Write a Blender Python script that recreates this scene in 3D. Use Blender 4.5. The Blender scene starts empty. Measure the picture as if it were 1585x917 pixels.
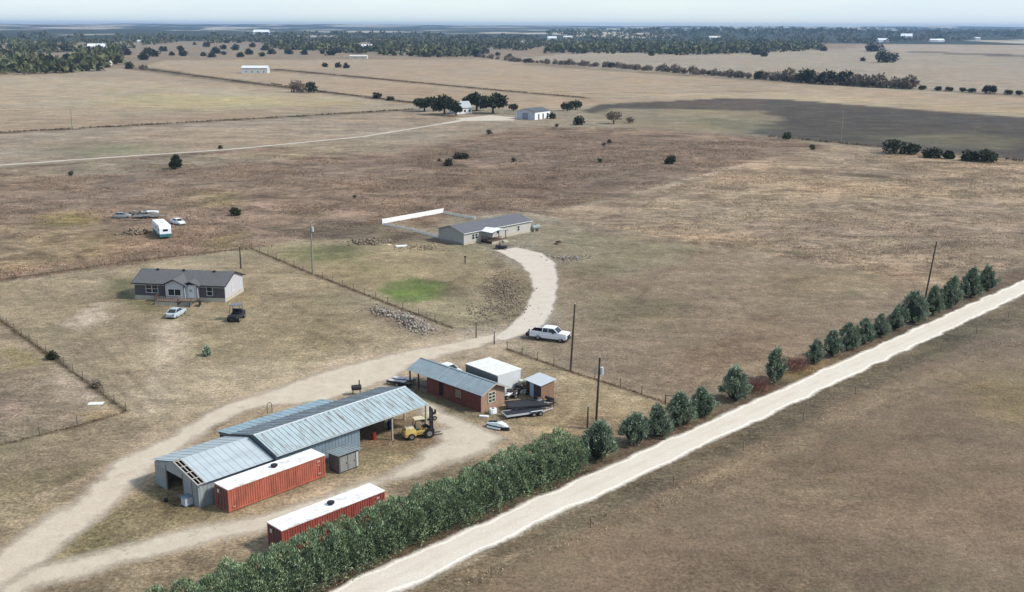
import bpy, math, random
import numpy as np
from mathutils import Vector, Matrix

# ------------------------------------------------------------------ camera, sky, sun, exposure
sc = bpy.context.scene
COL = sc.collection
SW, SH, FOC, CH, HY, ROLL = 1585.0, 917.0, 1620.0, 48.0, 40.0, 0.0035
PITCH = math.atan((SH / 2 - HY) / FOC)
cam = bpy.data.cameras.new('camera'); cam_o = bpy.data.objects.new('camera', cam); COL.objects.link(cam_o)
cam.sensor_width = 36.0; cam.lens = 36.0 * FOC / SW; cam.clip_start = 0.5; cam.clip_end = 40000
fwd = Vector((0, math.cos(PITCH), -math.sin(PITCH)))
cam_o.rotation_mode = 'QUATERNION'
cam_o.rotation_quaternion = fwd.to_track_quat('-Z', 'Y') @ Matrix.Rotation(ROLL, 4, 'Z').to_quaternion()
cam_o.location = (0, 0, CH)
sc.camera = cam_o
SUN_EL, SUN_AZ = math.radians(43), math.radians(100)      # azimuth clockwise from +Y
w = bpy.data.worlds.new("World"); sc.world = w; w.use_nodes = True
wn = w.node_tree; bg = wn.nodes['Background']
sky = wn.nodes.new('ShaderNodeTexSky'); sky.sky_type = 'NISHITA'; sky.sun_disc = False
sky.sun_elevation = SUN_EL; sky.sun_rotation = SUN_AZ; sky.altitude = 300
sky.air_density = 1.0; sky.dust_density = 0.6; sky.ozone_density = 3.0
# thin high cloud: whitens and evens out the clear-sky colour
tcw = wn.nodes.new('ShaderNodeTexCoord'); mpw = wn.nodes.new('ShaderNodeMapping'); mpw.inputs['Scale'].default_value = (1.5, 1.5, 14)
nzw = wn.nodes.new('ShaderNodeTexNoise'); nzw.inputs['Scale'].default_value = 2.2; nzw.inputs['Detail'].default_value = 5
rpw = wn.nodes.new('ShaderNodeMapRange'); rpw.inputs[1].default_value = .35; rpw.inputs[2].default_value = .7; rpw.inputs[3].default_value = .55; rpw.inputs[4].default_value = .8
mxw = wn.nodes.new('ShaderNodeMix'); mxw.data_type = 'RGBA'; mxw.inputs[7].default_value = (2.95, 3.5, 4.0, 1)
wn.links.new(tcw.outputs['Generated'], mpw.inputs[0]); wn.links.new(mpw.outputs[0], nzw.inputs['Vector']); wn.links.new(nzw.outputs[0], rpw.inputs[0])
wn.links.new(rpw.outputs[0], mxw.inputs[0]); wn.links.new(sky.outputs[0], mxw.inputs[6]); wn.links.new(mxw.outputs[2], bg.inputs[0]); bg.inputs[1].default_value = 0.145
sd = bpy.data.lights.new('sun', 'SUN'); sun = bpy.data.objects.new('sun', sd); COL.objects.link(sun)
sd.energy = 3.0; sd.angle = math.radians(8); sd.color = (1.0, 0.96, 0.90)
tosun = Vector((math.sin(SUN_AZ) * math.cos(SUN_EL), math.cos(SUN_AZ) * math.cos(SUN_EL), math.sin(SUN_EL)))
sun.rotation_mode = 'QUATERNION'; sun.rotation_quaternion = tosun.to_track_quat('Z', 'Y')
sc.view_settings.view_transform = 'Standard'; sc.view_settings.look = 'None'
sc.view_settings.gamma = 1; sc.view_settings.exposure = 0.72
sc.cycles.volume_bounces = 0; sc.cycles.max_bounces = 6; sc.cycles.transparent_max_bounces = 12
HAZE = 7.0e-5

# ------------------------------------------------------------------ geometry of the land
def at(px, py, z=0.0):
    X = px - SW / 2; Y = py - SH / 2
    cr, sr = math.cos(ROLL), math.sin(ROLL)
    x = X * cr + Y * sr; y = -X * sr + Y * cr
    c, s = math.cos(PITCH), math.sin(PITCH)
    dy = FOC * c - y * s; dz = -FOC * s - y * c
    t = (z - CH) / dz
    return (x * t, dy * t)

def mperpx(px, py):
    x, y = at(px, py); return math.sqrt(x * x + y * y + CH * CH) / FOC

rng = np.random.RandomState(7); LAT = rng.rand(256, 256)
def vnoise(x, y):
    xi = np.floor(x).astype(int); yi = np.floor(y).astype(int)
    fx = x - xi; fy = y - yi; fx = fx * fx * (3 - 2 * fx); fy = fy * fy * (3 - 2 * fy)
    a = LAT[xi & 255, yi & 255]; b = LAT[(xi + 1) & 255, yi & 255]
    c = LAT[xi & 255, (yi + 1) & 255]; d = LAT[(xi + 1) & 255, (yi + 1) & 255]
    return (a * (1 - fx) + b * fx) * (1 - fy) + (c * (1 - fx) + d * fx) * fy
def fbm(x, y, o=4):
    s = 0; a = .5; t = 0
    for k in range(o):
        s = s + a * vnoise(x * 2 ** k + 17.3 * k, y * 2 ** k - 9.1 * k); t += a; a *= .5
    return s / t
def sstep(a, b, x):
    t = np.clip((x - a) / (b - a), 0, 1); return t * t * (3 - 2 * t)
def terrain(x, y):
    x = np.asarray(x, float); y = np.asarray(y, float)
    r = np.hypot(x, y)
    rise = sstep(3300, 6500, r)
    h = fbm(x / 2600 + 3.1, y / 1300 + 1.7, 4)
    h2 = 30 * rise * (0.1 + 1.2 * h) + 26 * sstep(7000, 12000, r) * (0.2 + h)
    ridge = np.exp(-((y - 4900 - 0.1 * x) / 650) ** 2) * np.exp(-((x - 1050) / 900) ** 2) * 14
    return h2 + ridge
def polysd(poly, X, Y):                       # signed distance, + inside
    P = np.array(poly, float); n = len(P)
    d = np.full(X.shape, 1e18); ins = np.zeros(X.shape, bool)
    for i in range(n):
        ax, ay = P[i]; bx, by = P[(i + 1) % n]
        ex, ey = bx - ax, by - ay
        t = np.clip(((X - ax) * ex + (Y - ay) * ey) / (ex * ex + ey * ey + 1e-12), 0, 1)
        d = np.minimum(d, (X - ax - t * ex) ** 2 + (Y - ay - t * ey) ** 2)
        c = ((ay > Y) != (by > Y)) & (X < (bx - ax) * (Y - ay) / ((by - ay) if by != ay else 1e-12) + ax)
        ins ^= c
    d = np.sqrt(d); return np.where(ins, d, -d)
def linesd(pts, X, Y):                        # distance to polyline
    d = np.full(X.shape, 1e18)
    for (ax, ay), (bx, by) in zip(pts, pts[1:]):
        ex, ey = bx - ax, by - ay
        t = np.clip(((X - ax) * ex + (Y - ay) * ey) / (ex * ex + ey * ey + 1e-12), 0, 1)
        d = np.minimum(d, (X - ax - t * ex) ** 2 + (Y - ay - t * ey) ** 2)
    return np.sqrt(d)

# ------------------------------------------------------------------ colours and materials
KA = 0.66
def lin(c): c /= 255.0; return c / 12.92 if c <= .04045 else ((c + .055) / 1.055) ** 2.4
def S(r, g, b, k=KA): return (lin(r) * k, lin(g) * k, lin(b) * k)

def nodemat(name):
    m = bpy.data.materials.new(name); m.use_nodes = True
    nt = m.node_tree; return m, nt, nt.nodes['Principled BSDF']
def N(nt, t, **kw):
    n = nt.nodes.new(t)
    for k, v in kw.items():
        if k in n.inputs.keys(): n.inputs[k].default_value = v
        else: setattr(n, k, v)
    return n
def noise(nt, vec, scale, detail=4, rough=.6, dist=0):
    n = N(nt, 'ShaderNodeTexNoise'); n.inputs['Scale'].default_value = scale
    n.inputs['Detail'].default_value = detail; n.inputs['Roughness'].default_value = rough
    n.inputs['Distortion'].default_value = dist
    nt.links.new(vec, n.inputs['Vector']); return n.outputs['Fac']
def ramp(nt, fac, a, b, ca=(0, 0, 0, 1), cb=(1, 1, 1, 1)):
    r = N(nt, 'ShaderNodeValToRGB'); r.color_ramp.elements[0].position = a; r.color_ramp.elements[1].position = b
    r.color_ramp.elements[0].color = ca; r.color_ramp.elements[1].color = cb
    nt.links.new(fac, r.inputs[0]); return r.outputs[0]
def mix(nt, fac, a, b, mode='MIX'):
    m = N(nt, 'ShaderNodeMix'); m.data_type = 'RGBA'; m.blend_type = mode
    for sck, v in ((0, fac), (6, a), (7, b)):
        if hasattr(v, 'node'): nt.links.new(v, m.inputs[sck])
        else: m.inputs[sck].default_value = v if sck == 0 else (*v[:3], 1)
    return m.outputs[2]
def maths(nt, op, a, b=0.0, clamp=False):
    m = N(nt, 'ShaderNodeMath'); m.operation = op; m.use_clamp = clamp
    for i, v in ((0, a), (1, b)):
        if hasattr(v, 'node'): nt.links.new(v, m.inputs[i])
        else: m.inputs[i].default_value = v
    return m.outputs[0]
def scaled(nt, vec, s):
    m = N(nt, 'ShaderNodeMapping'); m.inputs['Scale'].default_value = s
    nt.links.new(vec, m.inputs['Vector']); return m.outputs[0]
def coords(nt): return N(nt, 'ShaderNodeTexCoord').outputs['Object']
def bump(nt, p, h, strength, dist=.1):
    b = N(nt, 'ShaderNodeBump'); b.inputs['Strength'].default_value = strength; b.inputs['Distance'].default_value = dist
    nt.links.new(h, b.inputs['Height']); nt.links.new(b.outputs[0], p.inputs['Normal'])

MAT = {}
def pm(name, col, rough=.75, var=.22, scale=1.5, metal=0.0, spec=.35, stain=None, samt=.5, sscale=(1, 1, 1), sr=(.5, .7), bmp=0):
    """plain surface with uneven tone and an optional second colour in worn patches"""
    if name in MAT: return MAT[name]
    m, nt, p = nodemat(name); v = coords(nt)
    n1 = noise(nt, v, scale, 5, .65)
    dark = tuple(c * (1 - var) for c in col); light = tuple(min(1, c * (1 + var * .6)) for c in col)
    c = mix(nt, ramp(nt, n1, .3, .7), dark, light)
    if stain:
        n2 = noise(nt, scaled(nt, v, sscale), 1.0, 5, .7)
        f = maths(nt, 'MULTIPLY', ramp(nt, n2, sr[0], sr[1]), samt)
        c = mix(nt, f, c, stain)
    nt.links.new(c, p.inputs['Base Color'])
    p.inputs['Roughness'].default_value = rough; p.inputs['Metallic'].default_value = metal
    p.inputs['Specular IOR Level'].default_value = spec
    if bmp: bump(nt, p, noise(nt, v, scale * 6, 3), bmp, .03)
    MAT[name] = m; return m

def leafmat(name, a, b, c2, trans=.25):
    m, nt, p = nodemat(name); v = coords(nt)
    g = N(nt, 'ShaderNodeNewGeometry')
    base = mix(nt, g.outputs['Random Per Island'], a, b)
    n1 = noise(nt, v, .9, 3)
    base = mix(nt, ramp(nt, n1, .45, .7), base, c2)
    nt.links.new(base, p.inputs['Base Color']); p.inputs['Roughness'].default_value = .7
    p.inputs['Specular IOR Level'].default_value = .25
    MAT[name] = m; return m

# ------------------------------------------------------------------ mesh builder
class MB:
    def __init__(s): s.v = []; s.f = []; s.uvd = None
    def quad(s, *pts):
        k = len(s.v); s.v += [tuple(p) for p in pts]; s.f.append(tuple(range(k, k + len(pts)))); return s
    def box(s, x0, x1, y0, y1, z0, z1, M=None):
        k = len(s.v)
        P = [(x0, y0, z0), (x1, y0, z0), (x1, y1, z0), (x0, y1, z0), (x0, y0, z1), (x1, y0, z1), (x1, y1, z1), (x0, y1, z1)]
        if M is not None: P = [tuple(M @ Vector(p)) for p in P]
        s.v += P
        for f in ((3, 2, 1, 0), (4, 5, 6, 7), (0, 1, 5, 4), (1, 2, 6, 5), (2, 3, 7, 6), (3, 0, 4, 7)): s.f.append(tuple(k + i for i in f))
        return s
    def beam(s, a, b, w, h=None):
        h = h or w; a = Vector(a); b = Vector(b); d = b - a; L = d.length
        q = d.to_track_quat('X', 'Z').to_matrix().to_4x4(); q.translation = a
        return s.box(0, L, -w / 2, w / 2, -h / 2, h / 2, q)
    def tube(s, a, b, r0, r1=None, n=8, cap=True):
        r1 = r0 if r1 is None else r1; a = Vector(a); b = Vector(b); d = b - a
        q = d.to_track_quat('Z', 'X'); k = len(s.v)
        for c, r in ((a, r0), (b, r1)):
            for i in range(n):
                t = 2 * math.pi * i / n; s.v.append(tuple(c + q @ Vector((r * math.cos(t), r * math.sin(t), 0))))
        for i in range(n): s.f.append((k + i, k + (i + 1) % n, k + n + (i + 1) % n, k + n + i))
        if cap: s.f.append(tuple(k + n - 1 - i for i in range(n))); s.f.append(tuple(k + n + i for i in range(n)))
        return s
    def prism(s, poly, a0, a1, axis='y'):
        """poly = list of 2D (p,q); axis y: (p,_,q) extruded in y; axis x: (_,p,q); axis z: (p,q,_)"""
        n = len(poly); k = len(s.v)
        for a in (a0, a1):
            for p, q in poly: s.v.append({'y': (p, a, q), 'x': (a, p, q), 'z': (p, q, a)}[axis])
        s.f.append(tuple(range(k, k + n))[::-1]); s.f.append(tuple(range(k + n, k + 2 * n)))
        for i in range(n): s.f.append((k + i, k + (i + 1) % n, k + n + (i + 1) % n, k + n + i))
        return s
    def loft(s, rings, cap=True):
        k = len(s.v); n = len(rings[0])
        for r in rings: s.v += [tuple(p) for p in r]
        for j in range(len(rings) - 1):
            for i in range(n):
                a = k + j * n + i; b = k + j * n + (i + 1) % n; s.f.append((a, b, b + n, a + n))
        if cap: s.f.append(tuple(k + i for i in range(n))[::-1]); s.f.append(tuple(k + (len(rings) - 1) * n + i for i in range(n)))
        return s
    def build(s, name, mat, parent=None, smooth=False, bevel=0):
        me = bpy.data.meshes.new(name); me.from_pydata(s.v, [], s.f); me.validate(verbose=False)
        me.materials.append(mat)
        if smooth:
            for p in me.polygons: p.use_smooth = True
        import bmesh
        if len(s.f) < 3000:
            bm = bmesh.new(); bm.from_mesh(me); bmesh.ops.recalc_face_normals(bm, faces=bm.faces)
            if bevel: bmesh.ops.bevel(bm, geom=bm.edges[:], offset=bevel, segments=2, affect='EDGES', clamp_overlap=True)
            bm.to_mesh(me); bm.free()
        o = bpy.data.objects.new(name, me); COL.objects.link(o)
        if parent: o.parent = parent
        return o

def tag(o, label=None, cat=None, group=None, kind=None):
    if label: o['label'] = label
    if cat: o['category'] = cat
    if group: o['group'] = group
    if kind: o['kind'] = kind
    return o
def thing(name, label, cat, loc, rot=0.0, group=None):
    o = bpy.data.objects.new(name, None); COL.objects.link(o)
    o.empty_display_size = .3
    o.location = (loc[0], loc[1], loc[2] if len(loc) > 2 else 0); o.rotation_euler = (0, 0, rot)
    return tag(o, label, cat, group)
def children(o): return [c for c in COL.objects if c.parent == o]
def dup(o, loc=None, rot=None, scale=None, label=None, kids=None):
    r = o.copy(); COL.objects.link(r)
    if loc is not None: r.location = (loc[0], loc[1], loc[2] if len(loc) > 2 else 0)
    if rot is not None: r.rotation_euler = (0, 0, rot)
    if scale is not None: r.scale = scale if hasattr(scale, '__len__') else (scale,) * 3
    if label: r['label'] = label
    for c in (kids if kids is not None else children(o)):
        d = c.copy(); COL.objects.link(d); d.parent = r
        for g in children(c) if kids is None else []:
            e = g.copy(); COL.objects.link(e); e.parent = d
    return r
def npmesh(name, V, F, mat, parent=None, attrs=None, smooth=False):
    """fast mesh from arrays; F is (n,3) or (n,4)"""
    me = bpy.data.meshes.new(name); V = np.asarray(V, np.float32); F = np.asarray(F, np.int32); k = F.shape[1]
    me.vertices.add(len(V)); me.vertices.foreach_set('co', V.ravel())
    me.loops.add(F.size); me.loops.foreach_set('vertex_index', F.ravel())
    me.polygons.add(len(F)); me.polygons.foreach_set('loop_start', np.arange(0, F.size, k, dtype=np.int32))
    try: me.polygons.foreach_set('loop_total', np.full(len(F), k, np.int32))
    except Exception: pass
    if smooth: me.polygons.foreach_set('use_smooth', np.ones(len(F), bool))
    me.update(calc_edges=True)
    for nm, typ, arr in (attrs or []):
        a = me.attributes.new(nm, typ, 'POINT')
        a.data.foreach_set('color' if typ == 'FLOAT_COLOR' else 'value', np.asarray(arr, np.float32).ravel())
    me.materials.append(mat)
    o = bpy.data.objects.new(name, me); COL.objects.link(o)
    if parent: o.parent = parent
    return o

# ------------------------------------------------------------------ ground painting
# (image-traced outline on the flat land, colour, feather, strength, roughness of the growth)
P_ = [
 ([(-400,40.5),(2000,43),(2000,90),(-400,110)], (150,140,122), .03, 1, .6),
 ([(-300,114),(0,113),(215,106),(420,134),(650,161),(640,171),(0,206),(-300,222)], (168,152,130), .002, 1, .35),
 ([(-300,120),(60,118),(400,138),(560,155),(300,165),(-300,165)], (182,167,142), .02, .6, .35),
 ([(200,145),(420,150),(600,160),(300,170),(150,160)], (176,166,122), .02, .5, .35),
 ([(-300,190),(350,175),(500,176),(0,205),(-300,218)], (160,140,120), .012, .6, .35),
 ([(-300,222),(0,207),(640,171),(760,178),(740,186),(560,212),(0,258),(-300,280)], (160,145,127), .003, 1, .5),
 ([(80,225),(230,222),(260,240),(60,245)], (140,136,112), .02, .8, .5),
 ([(270,200),(400,195),(440,210),(320,218)], (170,158,140), .02, .6, .4),
 ([(700,186),(860,184),(900,200),(620,236),(540,228)], (158,143,124), .01, .7, .4),
 ([(215,105),(260,93),(470,92),(560,93),(760,92),(820,99),(1210,127),(1600,152),(1600,182),(1210,155),(940,160),(880,170),(790,170),(640,158),(420,130)], (172,154,131), .002, 1, .25),
 ([(640,135),(900,150),(1200,152),(1600,182),(1600,172),(1200,142),(900,142),(700,128)], (180,163,136), .006, .7, .25),
 ([(430,118),(780,146),(900,158),(780,168),(640,157)], (168,146,122), .006, .6, .25),
 ([(790,92),(900,82),(1130,84),(1380,72),(1600,68),(1600,148),(1400,136),(1210,126),(960,108)], (165,153,136), .003, 1, .3),
 ([(1330,70),(1600,66),(1600,85),(1350,78)], (172,158,140), .01, .8, .3),
 ([(1340,77),(1600,86),(1600,90),(1390,80)], (104,96,88), .002, .9, .3),
 ([(930,162),(1130,152),(1210,154),(1600,184),(1600,250),(1330,226),(1190,210),(1010,200),(900,172)], (84,78,72), .002, 1, .35),
 ([(940,168),(1180,172),(1210,186),(1150,208),(1000,200),(900,180)], (144,134,112), .006, .9, .35),
 ([(1060,180),(1200,190),(1190,205),(1090,198)], (124,122,96), .01, .6, .35),
 ([(1350,212),(1500,205),(1580,215),(1560,232),(1400,225)], (112,108,88), .012, .7, .3),
 ([(1020,160),(1170,155),(1200,168),(1050,168)], (98,88,80), .005, .7, .3),
 # brown brush field
 ([(-300,282),(0,260),(420,228),(620,238),(800,196),(1000,200),(1190,212),(1290,226),(1160,252),(1000,296),(830,330),(700,335),(592,345),(430,384),(375,387),(0,436),(-300,480)], (136,117,101), .004, 1, 1.0),
 ([(640,225),(1000,200),(1150,240),(960,300),(640,310),(560,270)], (126,108,94), .02, .7, 1.0),
 ([(0,350),(200,360),(160,400),(0,420)], (160,142,112), .02, .6, 1.0),
 ([(60,335),(140,330),(135,348),(70,350)], (150,136,84), .015, .7, 1.0),
 ([(300,300),(360,296),(350,315),(310,318)], (150,136,84), .02, .5, 1.0),
 ([(320,370),(370,362),(375,384),(330,388)], (148,136,86), .01, .5, .9),
 ([(0,262),(200,248),(600,222),(620,232),(200,268),(0,280)], (150,138,118), .008, .8, .8),
 # pale dry grass, right middle
 ([(830,331),(1000,296),(1165,250),(1290,226),(1400,236),(1600,252),(1900,290),(1900,420),(1600,400),(1480,452),(1330,420),(1080,378),(900,345)], (156,137,116), .006, 1, .95),
 ([(1000,310),(1300,262),(1380,275),(1500,300),(1250,345),(1050,330)], (170,150,124), .02, .6, .9),
 ([(1250,340),(1600,320),(1600,390),(1450,380)], (150,132,114), .02, .6, .9),
 ([(1240,262),(1290,266),(1385,273),(1380,278),(1300,273),(1240,268)], (96,80,68), .003, .8, .6),
 ([(1150,345),(1320,340),(1330,385),(1200,375)], (140,124,112), .02, .5, .9),
 ([(830,345),(900,345),(1080,380),(1330,420),(1480,452),(1440,470),(1250,560),(1030,630),(890,578),(785,541),(800,527),(855,500),(870,400),(830,375)], (147,131,112), .006, 1, .45),
 ([(835,350),(940,362),(1080,385),(1010,420),(900,430),(866,400)], (142,134,110), .015, .8, .5),
 ([(880,440),(1060,470),(1000,520),(890,500)], (134,126,102), .02, .55, .5),
 ([(1180,425),(1330,425),(1380,445),(1250,480),(1160,460)], (150,138,112), .02, .6, .5),
 ([(1030,560),(1180,500),(1300,470),(1240,540),(1080,600)], (140,122,104), .02, .6, .5),
 # right lower field and verge
 ([(620,930),(870,800),(985,740),(1250,612),(1580,462),(2200,190),(2600,400),(2600,1400),(200,1400)], (136,119,101), .002, 1, .12),
 ([(620,930),(870,800),(985,740),(1250,612),(1580,462),(2200,190),(2200,225),(1580,500),(1260,640),(990,775),(700,930)], (116,106,88), .008, 1, .6),
 ([(980,800),(1250,655),(1400,590),(1420,600),(1260,675),(1000,820)], (146,130,106), .01, .55, .6),
 ([(1500,590),(1600,570),(1620,660),(1540,650)], (150,132,98), .03, .7, .5),
 ([(1150,720),(1330,740),(1400,800),(1200,790)], (142,125,104), .03, .6, .5),
 ([(1050,900),(1250,880),(1350,940),(1000,980)], (134,118,98), .03, .6, .5),
 # strip under the trees
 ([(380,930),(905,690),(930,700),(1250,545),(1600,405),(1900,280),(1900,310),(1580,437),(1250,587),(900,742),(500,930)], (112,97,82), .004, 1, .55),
 ([(1200,585),(1260,560),(1300,560),(1240,590)], (150,130,92), .008, .7, .5),
 # yards
 ([(0,437),(375,388),(390,386),(484,425),(700,508),(733,522),(560,560),(430,606),(260,655),(195,640),(85,556),(0,496),(-200,370),(-200,460)], (160,148,125), .003, 1, .45),
 ([(250,495),(290,493),(285,560),(265,600),(230,610),(225,560)], (208,194,174), .010, .95, .3),
 ([(130,480),(160,470),(165,495),(120,512),(95,505)], (206,194,176), .008, .95, .3),
 ([(60,500),(120,520),(200,600),(150,600),(70,530)], (136,124,108), .02, .5, .5),
 ([(170,430),(205,436),(208,462),(250,470),(240,485),(190,470),(165,455)], (104,104,72), .006, .7, .6),  # shadow left of the dark house, painted into the ground colour
 ([(345,440),(372,438),(380,470),(350,478)], (168,154,118), .01, .7, .5),
 ([(300,500),(500,470),(560,540),(420,600),(300,580)], (150,140,112), .03, .6, .5),
 ([(480,440),(560,470),(540,500),(430,460)], (138,128,104), .02, .6, .5),
 ([(390,385),(430,376),(592,352),(690,378),(760,388),(815,430),(820,465),(790,505),(700,507),(484,424)], (158,146,119), .003, 1, .45),
 ([(590,372),(680,385),(740,400),(700,425),(600,410)], (160,146,118), .015, .7, .4),
 ([(440,385),(540,378),(570,395),(500,410),(440,402)], (122,122,88), .012, .8, .5),
 ([(510,395),(600,410),(640,430),(560,425)], (126,124,92), .012, .6, .5),
 ([(586,450),(600,436),(640,430),(690,438),(702,452),(680,464),(630,468),(600,462)], (122,132,86), .005, .95, .4),
 ([(600,452),(640,442),(680,446),(660,458),(620,462)], (116,136,76), .006, .85, .3),
 ([(690,436),(730,444),(735,456),(700,462),(685,452)], (116,106,86), .006, .8, .5),
 ([(770,396),(815,430),(824,460),(800,500),(740,500),(760,470),(740,445),(765,425)], (130,116,98), .008, .8, .9),
 ([(500,340),(592,347),(680,370),(690,380),(560,372),(470,372)], (112,98,84), .006, .9, .8),
 ([(600,345),(684,332),(700,340),(676,356),(640,352)], (140,118,98), .006, .7, .8),
 ([(545,470),(600,474),(690,512),(680,520),(600,505),(560,490)], (142,126,110), .006, .7, .5),
 # left lower corner plot
 ([(-200,380),(0,497),(85,557),(195,637),(0,690),(-200,745)], (150,136,118), .003, 1, .6),
 ([(0,540),(40,545),(50,565),(0,572)], (140,134,86), .01, .8, .5),
 ([(60,555),(120,580),(170,620),(120,618),(60,600),(30,612),(70,585)], (186,172,154), .008, .9, .5),
 ([(0,620),(30,625),(25,645),(0,648)], (168,146,132), .006, .7, .7),
 ([(130,640),(190,632),(195,640),(140,655)], (160,138,98), .004, .8, .8),
 # bottom left grass, yards
 ([(195,640),(260,655),(400,610),(560,556),(740,520),(780,512),(900,575),(1030,625),(1000,650),(905,690),(380,930),(-400,1300),(-400,780),(0,692)], (160,146,123), .004, 1, .45),
 ([(-80,880),(100,760),(200,690),(330,620),(560,545),(740,512),(790,505),(800,535),(640,590),(520,640),(400,645),(330,680),(250,745),(140,840),(30,930),(-100,960)], (196,178,155), .012, .9, .3),
 ([(20,930),(240,812),(420,780),(560,735),(680,680),(640,650),(600,640),(680,625),(800,680),(760,715),(600,770),(420,850),(200,890),(20,950)], (192,175,151), .014, .9, .3),
 ([(250,760),(330,800),(500,745),(560,735),(560,700),(600,660),(540,640),(520,720),(340,790)], (150,138,112), .008, .7, .4),
 ([(150,520),(300,560),(420,540),(520,590),(430,605),(260,655),(200,640)], (184,169,144), .03, .85, .35),
 ([(0,700),(300,640),(260,680),(100,740),(0,800)], (164,150,128), .01, .6, .4),
 ([(0,740),(160,715),(120,760),(0,830)], (132,126,98), .012, .7, .6),
 ([(0,690),(195,640),(250,660),(0,735)], (142,130,108), .008, .6, .5),
 ([(0,780),(70,750),(160,720),(200,715),(120,770),(0,845)], (166,150,130), .01, .4, .5),
 ([(60,872),(200,760),(250,745),(330,790),(240,830),(110,865)], (134,126,96), .008, .8, .7),
 ([(240,720),(255,745),(330,795),(400,790),(260,800),(225,760)], (124,112,88), .008, .7, .7),
 ([(60,905),(230,862),(400,822),(640,740),(760,700),(700,800),(300,950),(0,960)], (130,118,98), .006, .8, .6),
 ([(290,650),(360,625),(420,625),(340,665),(300,690)], (126,116,90), .006, .6, .6),
 ([(780,545),(883,578),(1020,625),(960,650),(870,690),(800,660),(860,640),(860,600),(780,575)], (168,152,124), .008, .95, .4),
 ([(880,640),(1000,650),(930,690),(880,690)], (140,122,102), .008, .7, .5),
 ([(660,640),(760,655),(775,640),(740,625),(640,590),(600,600)], (112,108,84), .006, .7, .6),  # red brown shed's shadow along its left side, painted as ground colour
 ([(545,700),(610,690),(690,690),(600,735),(560,735)], (142,130,98), .008, .7, .5),
 ([(560,660),(640,640),(690,680),(640,700),(560,700)], (132,114,92), .006, .8, .4),
]
LINES_ = [  # dark weedy lines
 ([(-200,385),(0,496),(85,557),(195,637)], .5, (88,78,62), .85), ([(195,638),(120,660),(0,690),(-200,740)], .4, (108,92,74), .7),
 ([(390,386),(484,425),(600,470),(700,508)], .45, (92,74,60), .85), ([(785,541),(883,576),(960,600),(1028,623)], .4, (98,80,62), .85),
 ([(-200,460),(0,434),(200,405),(375,386)], .7, (112,94,76), .8),
 ([(-300,221),(0,206),(350,187),(640,170)], 1.6, (74,60,46), 1.0), ([(215,106),(300,118),(420,133),(650,161)], 1.6, (78,64,50), 1.0),
 ([(425,108),(560,120),(779,141),(905,152)], 1.6, (92,76,60), .95), ([(908,145),(1050,144),(1200,141)], 2.5, (140,118,96), .7),
 ([(930,160),(1210,155),(1600,184)], 3.5, (120,100,84), .5), ([(1000,296),(1160,254)], 1.6, (176,158,138), .8),
 ([(830,330),(1000,372),(1240,392),(1480,450)], 1.2, (130,116,98), .5),
 ([(900,345),(1050,365),(1200,372),(1320,362)], 1.0, (180,160,132), .5),
 ([(820,100),(1200,127),(1410,137),(1600,150)], 6, (112,100,82), .8),
 ([(1190,212),(1360,228),(1600,252)], 3, (128,112,92), .8),
 ([(400,400),(440,470),(560,560)], .35, (168,156,132), .5), ([(455,470),(500,500),(560,545)], .3, (120,112,92), .5),
 ([(620,440),(740,490)], .3, (120,112,88), .4), ([(0,575),(60,568),(130,575)], .4, (168,156,134), .7),
 ([(0,470),(60,478),(120,500)], .3, (170,156,138), .4),
 ([(880,690),(925,716),(1030,640)], .4, (160,150,118), .4),
 ([(270,500),(262,540),(240,590),(230,640)], .8, (196,182,162), .6), ([(283,500),(285,540),(262,600),(250,650)], .6, (190,176,156), .5),
 ([(400,470),(470,510),(560,552)], .3, (132,122,100), .6), ([(420,455),(500,498),(590,540)], .3, (132,122,100), .5), ([(380,490),(450,525),(530,562)], .3, (172,160,136), .6),
 ([(20,440),(60,480),(130,560),(230,640)], .35, (134,122,104), .5), ([(60,440),(110,490),(180,560),(250,630)], .35, (136,124,106), .5), ([(100,440),(150,490),(210,550),(270,610)], .3, (136,124,106), .45),
 ([(790,660),(850,668),(890,640),(905,600),(860,580)], .35, (186,172,142), .7), ([(780,680),(860,686),(915,650),(930,610),(880,585)], .35, (142,128,104), .6), ([(800,640),(860,655),(880,620)], .3, (142,128,104), .5),
 ([(900,560),(1000,600),(1060,600),(1150,560)], .4, (162,148,124), .5), ([(950,540),(1100,520),(1300,450),(1450,400)], .5, (160,145,122), .4), ([(900,500),(1050,470),(1250,430)], .5, (126,112,94), .4),
 ([(1300,820),(1200,760),(1350,640),(1585,560)], .5, (118,104,88), .35), ([(700,900),(1000,780),(1300,650),(1585,520)], .5, (150,134,112), .5), ([(60,770),(160,730),(250,668)], .6, (184,168,146), .7), ([(0,820),(90,790),(200,730)], .5, (182,166,144), .6),
]
KPX = 48 * FOC * .9
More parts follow.
